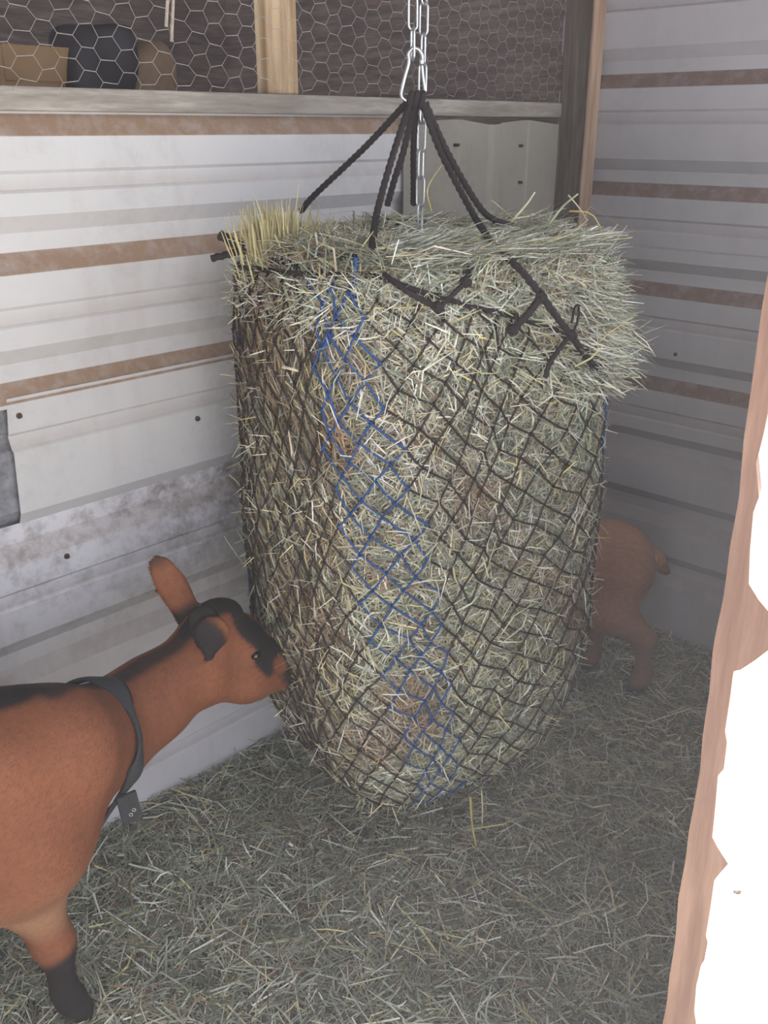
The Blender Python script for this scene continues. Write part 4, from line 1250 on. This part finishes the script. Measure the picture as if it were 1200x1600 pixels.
def kid_goat():
    B = Body((0.05, 2.02, -0.01), (1.0, 2.72, 0.72), 0.006)
    R = np.array([0.70, 2.36, 0.0])                    # rump
    bd = np.array([-0.97, 0.02, 0]); bd /= np.linalg.norm(bd)       # towards the head
    rt = np.array([0.0, 1.0, 0.0]); nr_ = -rt           # near side is towards -y
    z = lambda p, h: np.array([p[0], p[1], h])
    B.cone(z(R + bd * 0.060, 0.405), z(R + bd * 0.36, 0.405), 0.098, 0.092, 0.04)
    B.cone(z(R + bd * 0.06, 0.375), z(R + bd * 0.32, 0.355), 0.09, 0.088, 0.04)
    B.cone(z(R + bd * 0.085, 0.46), z(R + bd * 0.32, 0.465), 0.050, 0.045, 0.04)
    # near hind leg
    hn = R - rt * 0.055
    B.chain([z(hn + bd * 0.065, 0.39), z(hn + bd * 0.085, 0.285), z(hn - bd * 0.022, 0.185), z(hn - bd * 0.030, 0.08), z(hn - bd * 0.022, 0.05), z(hn - bd * 0.010, 0.02)],
            [0.088, 0.068, 0.029, 0.020, 0.022, 0.022], 0.028)
    # far hind leg a little forward
    hf_ = R + rt * 0.055 + bd * 0.10
    B.chain([z(hf_ + bd * -0.06, 0.37), z(hf_ + bd * 0.03, 0.27), z(hf_ - bd * 0.02, 0.165), z(hf_ - bd * 0.012, 0.07), z(hf_, 0.02)], [0.08, 0.05, 0.025, 0.018, 0.021], 0.025)
    for s, f in ((-0.05, 0.31), (0.05, 0.36)):
        q = R + bd * f + rt * s
        B.chain([z(q, 0.33), z(q + bd * 0.005, 0.19), z(q, 0.07), z(q + bd * 0.01, 0.02)], [0.055, 0.026, 0.017, 0.021], 0.025)
    # neck and head reaching behind the bale
    n0 = z(R + bd * 0.36, 0.43); n1 = z(R + bd * 0.44 - rt * 0.04, 0.53)
    h1 = z(R + bd * 0.47 - rt * 0.09, 0.55); h2 = z(R + bd * 0.48 - rt * 0.18, 0.49)
    B.chain([n0, n1], [0.075, 0.048], 0.04); B.chain([h1, h2], [0.045, 0.026], 0.025)
    for s in (-1, 1):
        B.cone(h1 + np.array([0.03 * s, 0.02, 0.02]), h1 + np.array([0.085 * s, 0.03, 0.045]), 0.014, 0.008, 0.012)
    # tail held out
    t0 = at(1006, 866, 2.36); t1 = at(1026, 872, 2.37); t2 = at(1036, 888, 2.375); t3 = at(1043, 894, 2.38)
    B.chain([t0, t1, t2, t3], [0.024, 0.019, 0.014, 0.008], 0.018)
    V, Fq = B.mesh(); V = smooth(V, Fq, 2)
    nz = noise3(V, 14.0)
    base = lin(168, 124, 102); dk = lin(108, 78, 68)
    C = np.tile(np.array(base), (len(V), 1))
    C = blend(C, sm(noise3(V, 6.0), -0.2, 0.9) * 0.4, dk)
    C = blend(C, sm(V[:, 2], 0.26, 0.16) * 0.7, dk)
    C = blend(C, sm(V[:, 2], 0.06, 0.03), BLK)
    C = blend(C, sm(poly_dist(V, [t1, t2, t3]) + 0.003 * nz, 0.022, 0.012) * sm(V[:, 0], t1[0] - 0.005, t1[0] + 0.012), lin(84, 62, 54))
    C = blend(C, sm(np.linalg.norm(V - at(1018, 873, 2.34), axis=1), 0.022, 0.008), lin(214, 190, 170))
    g = empty('kid_goat', (float(R[0]), float(R[1]), 0)); tag(g, 'small light-brown kid standing behind the hay bale, rump and tail showing', 'goat')
    link('body', mesh_np('body', V, Fq, True, C), M_COAT, g)
    fl_ = -bd * 0.8 + np.array([0, 0, -0.6])
    add_fur(g, V, Fq, C, 14000, lambda P: np.tile(fl_, (len(P), 1)), 0.009, 0.0009)
    for s in (-1, 1):
        mb = MB(); a = np.linspace(0, 2 * np.pi, 10, endpoint=False); rows = []
        for t in np.linspace(0.05, np.pi - 0.05, 7): rows.append(np.stack([np.sin(t) * np.cos(a), np.sin(t) * np.sin(a), np.cos(t) * np.ones(10)], -1))
        mb.add(h1 + np.array([0.036 * s, -0.03, 0.008]) + 0.008 * np.concatenate(rows), [(i*10+k, i*10+(k+1) % 10, (i+1)*10+(k+1) % 10, (i+1)*10+k) for i in range(6) for k in range(10)])
        mb.build('eye', M_EYE, g, smooth=True)
kid_goat()

# ------------------------------------------------------------------ bedding hay on the floor
def bedding():
    n = 120000
    x = rng.uniform(-1.35, 1.75, n); y = rng.uniform(0.55, 3.0, n)
    s, d = to_left(np.stack([x, y], -1))
    ok = (d > 0.004) & (s > 0.004) & ((d < 1.31) | (s > 1.72)) & (d < 1.45)
    vis = np.abs(x) < 0.52 * y + 0.30
    ok &= vis | (rng.uniform(0, 1, n) < 0.25)
    x, y, d, s = x[ok], y[ok], d[ok], s[ok]; n = len(x)
    P = np.column_stack([x, y, hf(x, y) + rng.uniform(0, 0.022, n)])
    drift = noise3(np.column_stack([x, y, 0 * x]), 2.2)
    ang = rng.uniform(0, 2 * np.pi, n)
    D = np.column_stack([np.cos(ang), np.sin(ang), rng.normal(0, 0.16, n)])
    L = np.minimum(rng.gamma(2.4, 0.022, n) + 0.018, 0.20)
    Wd = rng.uniform(0.0014, 0.0040, n) * np.where(rng.uniform(0, 1, n) < 0.05, 1.5, 1)
    # keep stalks inside the walls
    lim = np.minimum(np.minimum(d, s), np.where(s > 1.76, 9.0, np.abs(1.315 - d))) * 2 + 0.02
    L = np.minimum(L, lim)
    c = hay_colors(n, [2.2, 1.2, 3.2, 1.6, 1.3, 1.8, 3.2, 0.8])
    c = np.clip(c * (1 + 0.14 * drift[:, None] * np.array([1.0, 0.8, 0.8])), 0, 1)
    V, F, Cc = ribbons(P, D, L, Wd, np.tile([0, 0, 1.0], (n, 1)), rng.normal(0, 0.10, n), c)
    V[:, 2] = np.maximum(V[:, 2], hf(V[:, 0], V[:, 1]) - 0.002)
    o = link('bedding_hay', mesh_np('bedding_hay', V, F, False, Cc), M_HAY)
    tag(o, 'loose grey-green hay strewn over the stall floor', 'hay', kind='stuff')
bedding()

# ------------------------------------------------------------------ haze added to the air to lift the darks
def veil_haze():
    mb = MB(); mb.box((-4.5, -4.5, -0.2), (4.5, 5.0, 3.2))      # fills the shed and its yard, camera included
    m = bpy.data.materials.new('veil_air'); m.use_nodes = True
    nt = m.node_tree; nt.nodes.clear()
    out = nt.nodes.new('ShaderNodeOutputMaterial'); vs = nt.nodes.new('ShaderNodeVolumeScatter')
    vs.inputs['Color'].default_value = (0.95, 0.93, 0.96, 1); vs.inputs['Density'].default_value = 0.018; vs.inputs['Anisotropy'].default_value = 0.1
    nt.links.new(vs.outputs[0], out.inputs['Volume'])
    o = mb.build('veil_haze', m)
    tag(o, 'thin haze added to the air, lifting the darks like a lens veil', 'dust', kind='stuff')
veil_haze()
